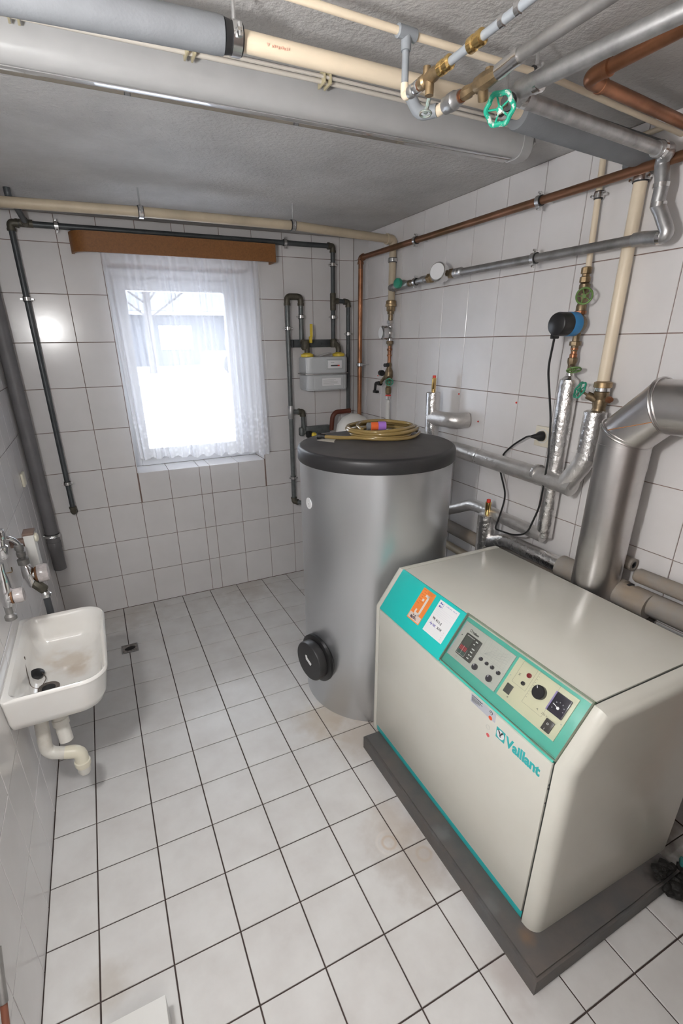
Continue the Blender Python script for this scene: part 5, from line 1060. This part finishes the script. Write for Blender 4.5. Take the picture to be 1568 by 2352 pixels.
b = B(); rev(b, (.150, -1.668, .272), (.150, -1.668, .225), [(0, .0225), (.03, .0225), (.042, .017), (.047, .006)], 20); t.part('outlet_cap', b, siphon_m)
b = B(); rev(b, (.098, -1.60, .548), (.098, -1.60, .566), [(0, .028), (.006, .033), (.018, .033)], 12); t.part('locknut', b, old_pvc)

# taps
ty_ = -1.18
t = Thing('hose_tap', 'chrome tap with clear knob and grey hose beyond the sink', 'tap', (0, ty_, .85))
b = B(); rev(b, (0.0, ty_-.03, 1.035), (0.012, ty_-.03, 1.035), [(0, .026), (.004, .026), (.011, .014)], 20); tube(b, [(.0, ty_-.03, 1.035), (.035, ty_-.02, 1.020), (.050, ty_, .990), (.051, ty_, .97)], .0095, .02, 12); t.part('inlet_arm', b, chrome)
stack(t, 'union', (.049, ty_, .985), (.04, 0, -1), [(0, .013), (.004, .0165), (.022, .0165), (.025, .014), (.030, .014), (.033, .0165), (.05, .0165), (.053, .013), (.06, .012), (.063, .021), (.085, .021), (.088, .014)], galv_dull, 14)
b = B(); rev(b, (.054, ty_, .90), (.062, ty_, .80), [(0, .013), (.01, .018), (.03, .023), (.055, .023), (.08, .017), (.1, .014)], 16); cyl(b, (.055, ty_, .852), (.080, ty_, .850), .019, 18); t.part('valve_body', b, chrome)
stack(t, 'rusty_ring', (.078, ty_, .850), (1, 0, 0), [(0, .022), (.003, .029), (.009, .029)], mat('rust_ring', (.20, .085, .03), .5), 24)
stack(t, 'clear_knob', (.087, ty_, .850), (1, 0, 0), [(0, .030), (.003, .037), (.030, .038), (.040, .034), (.042, .020)], acryl, 12, label='scratched clear knob')
b = B(); rev(b, (.066, ty_, .815), (.100, ty_, .770), [(0, .017), (.01, .021), (.05, .021), (.056, .016)], 8); t.part('outlet_nut', b, gas_fit)
stack(t, 'hose_ring', (.096, ty_, .768), (.02, 0, -1), [(0, .014), (.008, .018), (.012, .022), (.024, .022), (.027, .015)], zinc, 18)
b = B(); tube(b, [(.097, ty_, .755), (.098, ty_, .68), (.092, ty_, .50), (.05, ty_, .36), (.012, ty_, .30)], .0135, .08, 14); t.part('hose', b, mat('dark_grey_hose', (.07, .075, .08), .45))
ty_ = -1.60
t = Thing('sink_tap', 'chrome tap with clear knob above the sink at the left edge', 'tap', (0, ty_, .98))
b = B(); rev(b, (0.0, ty_, 1.115), (0.012, ty_, 1.115), [(0, .028), (.004, .028), (.011, .016)], 20); cyl(b, (0, ty_, 1.115), (.07, ty_, 1.118), .012, 14); rev(b, (.082, ty_, 1.185), (.074, ty_, 1.09), [(0, .014), (.01, .019), (.03, .019), (.033, .014), (.05, .014), (.055, .020), (.085, .020), (.095, .013)], 16); t.part('upper_body', b, chrome)
b = B(); rev(b, (.062, ty_, 1.075), (.052, ty_, .925), [(0, .011), (.03, .012), (.05, .017), (.09, .021), (.12, .019), (.15, .012)], 16); cyl(b, (.054, ty_, .958), (.068, ty_, .958), .019, 16); t.part('valve_body', b, chrome)
stack(t, 'rusty_ring', (.066, ty_, .958), (1, 0, 0), [(0, .018), (.002, .024), (.007, .024)], mat('rust_ring', (.20, .085, .03), .5), 24)
stack(t, 'clear_knob', (.073, ty_, .958), (1, 0, 0), [(0, .020), (.003, .024), (.022, .025), (.030, .022), (.031, .012)], acryl, 12, label='scratched clear knob')
stack(t, 'spout', (.050, ty_, .930), (.02, 0, -1), [(0, .011), (.03, .011), (.038, .018), (.05, .018), (.055, .010)], galv_dull, 14)
t = Thing('wall_bracket', 'white box-section bracket standing off the left wall behind the hose tap', 'bracket', (0, -1.05, .88))
b = B(); box(b, (.055, -1.085, .83), (.092, -1.02, .984), .003); t.part('bracket_body', b, white_pl)
b = B(); box(b, (0, -1.06, .93), (.058, -1.03, .96), .002); box(b, (.053, -1.087, .982), (.094, -1.018, .992), .001); t.part('bracket_cap', b, mat('brownish_trim', (.22, .15, .12), .5))
b = B(); rev(b, (.090, -1.05, .96), (.104, -1.05, .96), [(0, .019), (.010, .019), (.014, .012)], 16); t.part('grommet', b, siphon_y)
t = Thing('wall_hook', 'small rusty hook on the left wall between the taps', 'hook', (0, -1.30, .93))
b = B(); tube(b, [(0, -1.31, .925), (.022, -1.31, .925), (.03, -1.30, .922), (.028, -1.285, .935)], .0022, .008, 8); t.part('hook_wire', b, bronze)
t = Thing('wall_button', 'small cream plastic cap on the left wall near the corner', 'cap', (0, -.36, 1.055))
b = B(); box(b, (0, -.40, 1.02), (.012, -.32, 1.09), .004); t.part('cap_body', b, siphon_y)
t = Thing('corner_drain_pipe', 'dark grey drain pipe standing in the left corner', 'pipe', (.04, -.11, .42))
b = B(); rev(b, (.043, -.105, .415), (.038, -.095, H), [(0, .028), (.004, .036), (1.925, .036)], 24); t.part('pipe', b, drain_grey)
b = B(); rev(b, (.043, -.105, .56), (.043, -.105, .60), [(0, .0355), (0, .0385), (.04, .0385), (.04, .0355)], 24); t.part('socket_collar', b, drain_grey)
clamp(t, (.043, -.105, .64), (0, 0, 1), .036, (0, -.105, .64))

# floor drain, box on the floor, edge object
t = Thing('floor_drain', 'small square floor drain with a dark opening', 'drain', (.35, -.532, 0))
b = B(); rframe(b, 0.303, 0.397, -.577+.0, -.488, .006, 0, 0.004, .0005)
for v in b.verts: v.co = V((v.co.x, v.co.z, .0005+v.co.y))
t.part('frame', b, galv_dull)
b = B(); box(b, (.309, -.571, .0006), (.391, -.494, .0022)); t.part('grate', b, mat('dirty_grate', (.35, .33, .31), .4, metal=.6, noise=1, nscale=40, col2=(.05, .03, .025)))
b = B(); bmesh.ops.create_uvsphere(b, u_segments=16, v_segments=8, radius=1); bmesh.ops.transform(b, matrix=Matrix.Translation((.352, -.532, .002)) @ Matrix.Rotation(.25, 4, 'Z') @ Matrix.Diagonal((.032, .021, .004, 1)), verts=b.verts); t.part('sludge', b, soot)
t = Thing('white_box', 'pale tile-topped box at the bottom edge of the photo', 'box', (.25, -2.65, 0))
b = B(); box(b, (.176, -2.95, 0), (.3185, -2.415, .100), .0015); t.part('box_body', b, white_pl)
t = Thing('cable_bundle', 'grey and brown cable end on the left wall at the bottom left edge', 'cable', (.02, -2.45, .35))
b = B(); tube(b, [(.013, -2.36, .46), (.014, -2.40, .41), (.015, -2.425, .375)], .010, .02, 12); t.part('grey_sleeve', b, galv_dull)
b = B(); tube(b, [(.015, -2.42, .38), (.015, -2.455, .33), (.015, -2.6, .10)], .0075, .02, 12); t.part('brown_sleeve', b, mat('red_brown_sleeve', (.20, .07, .04), .5))
t = None
for n, (y, z) in enumerate(((-1.594, 1.439), (-1.357, 1.324), (-1.192, 1.444), (-.356, 1.493))):
    lab = ('small red screw plug left of the wall socket, higher', 'small red screw plug left of the wall socket, lower', 'small red screw plug right of the upper air vent', 'small red screw plug beside the corner meter')[n]
    b = B(); rev(b, (W-.0005, y, z), (W-.004, y, z), [(0, .0045), (.0035, .0035)], 10); solo('screw_plug', lab, 'screw plug', b, red)
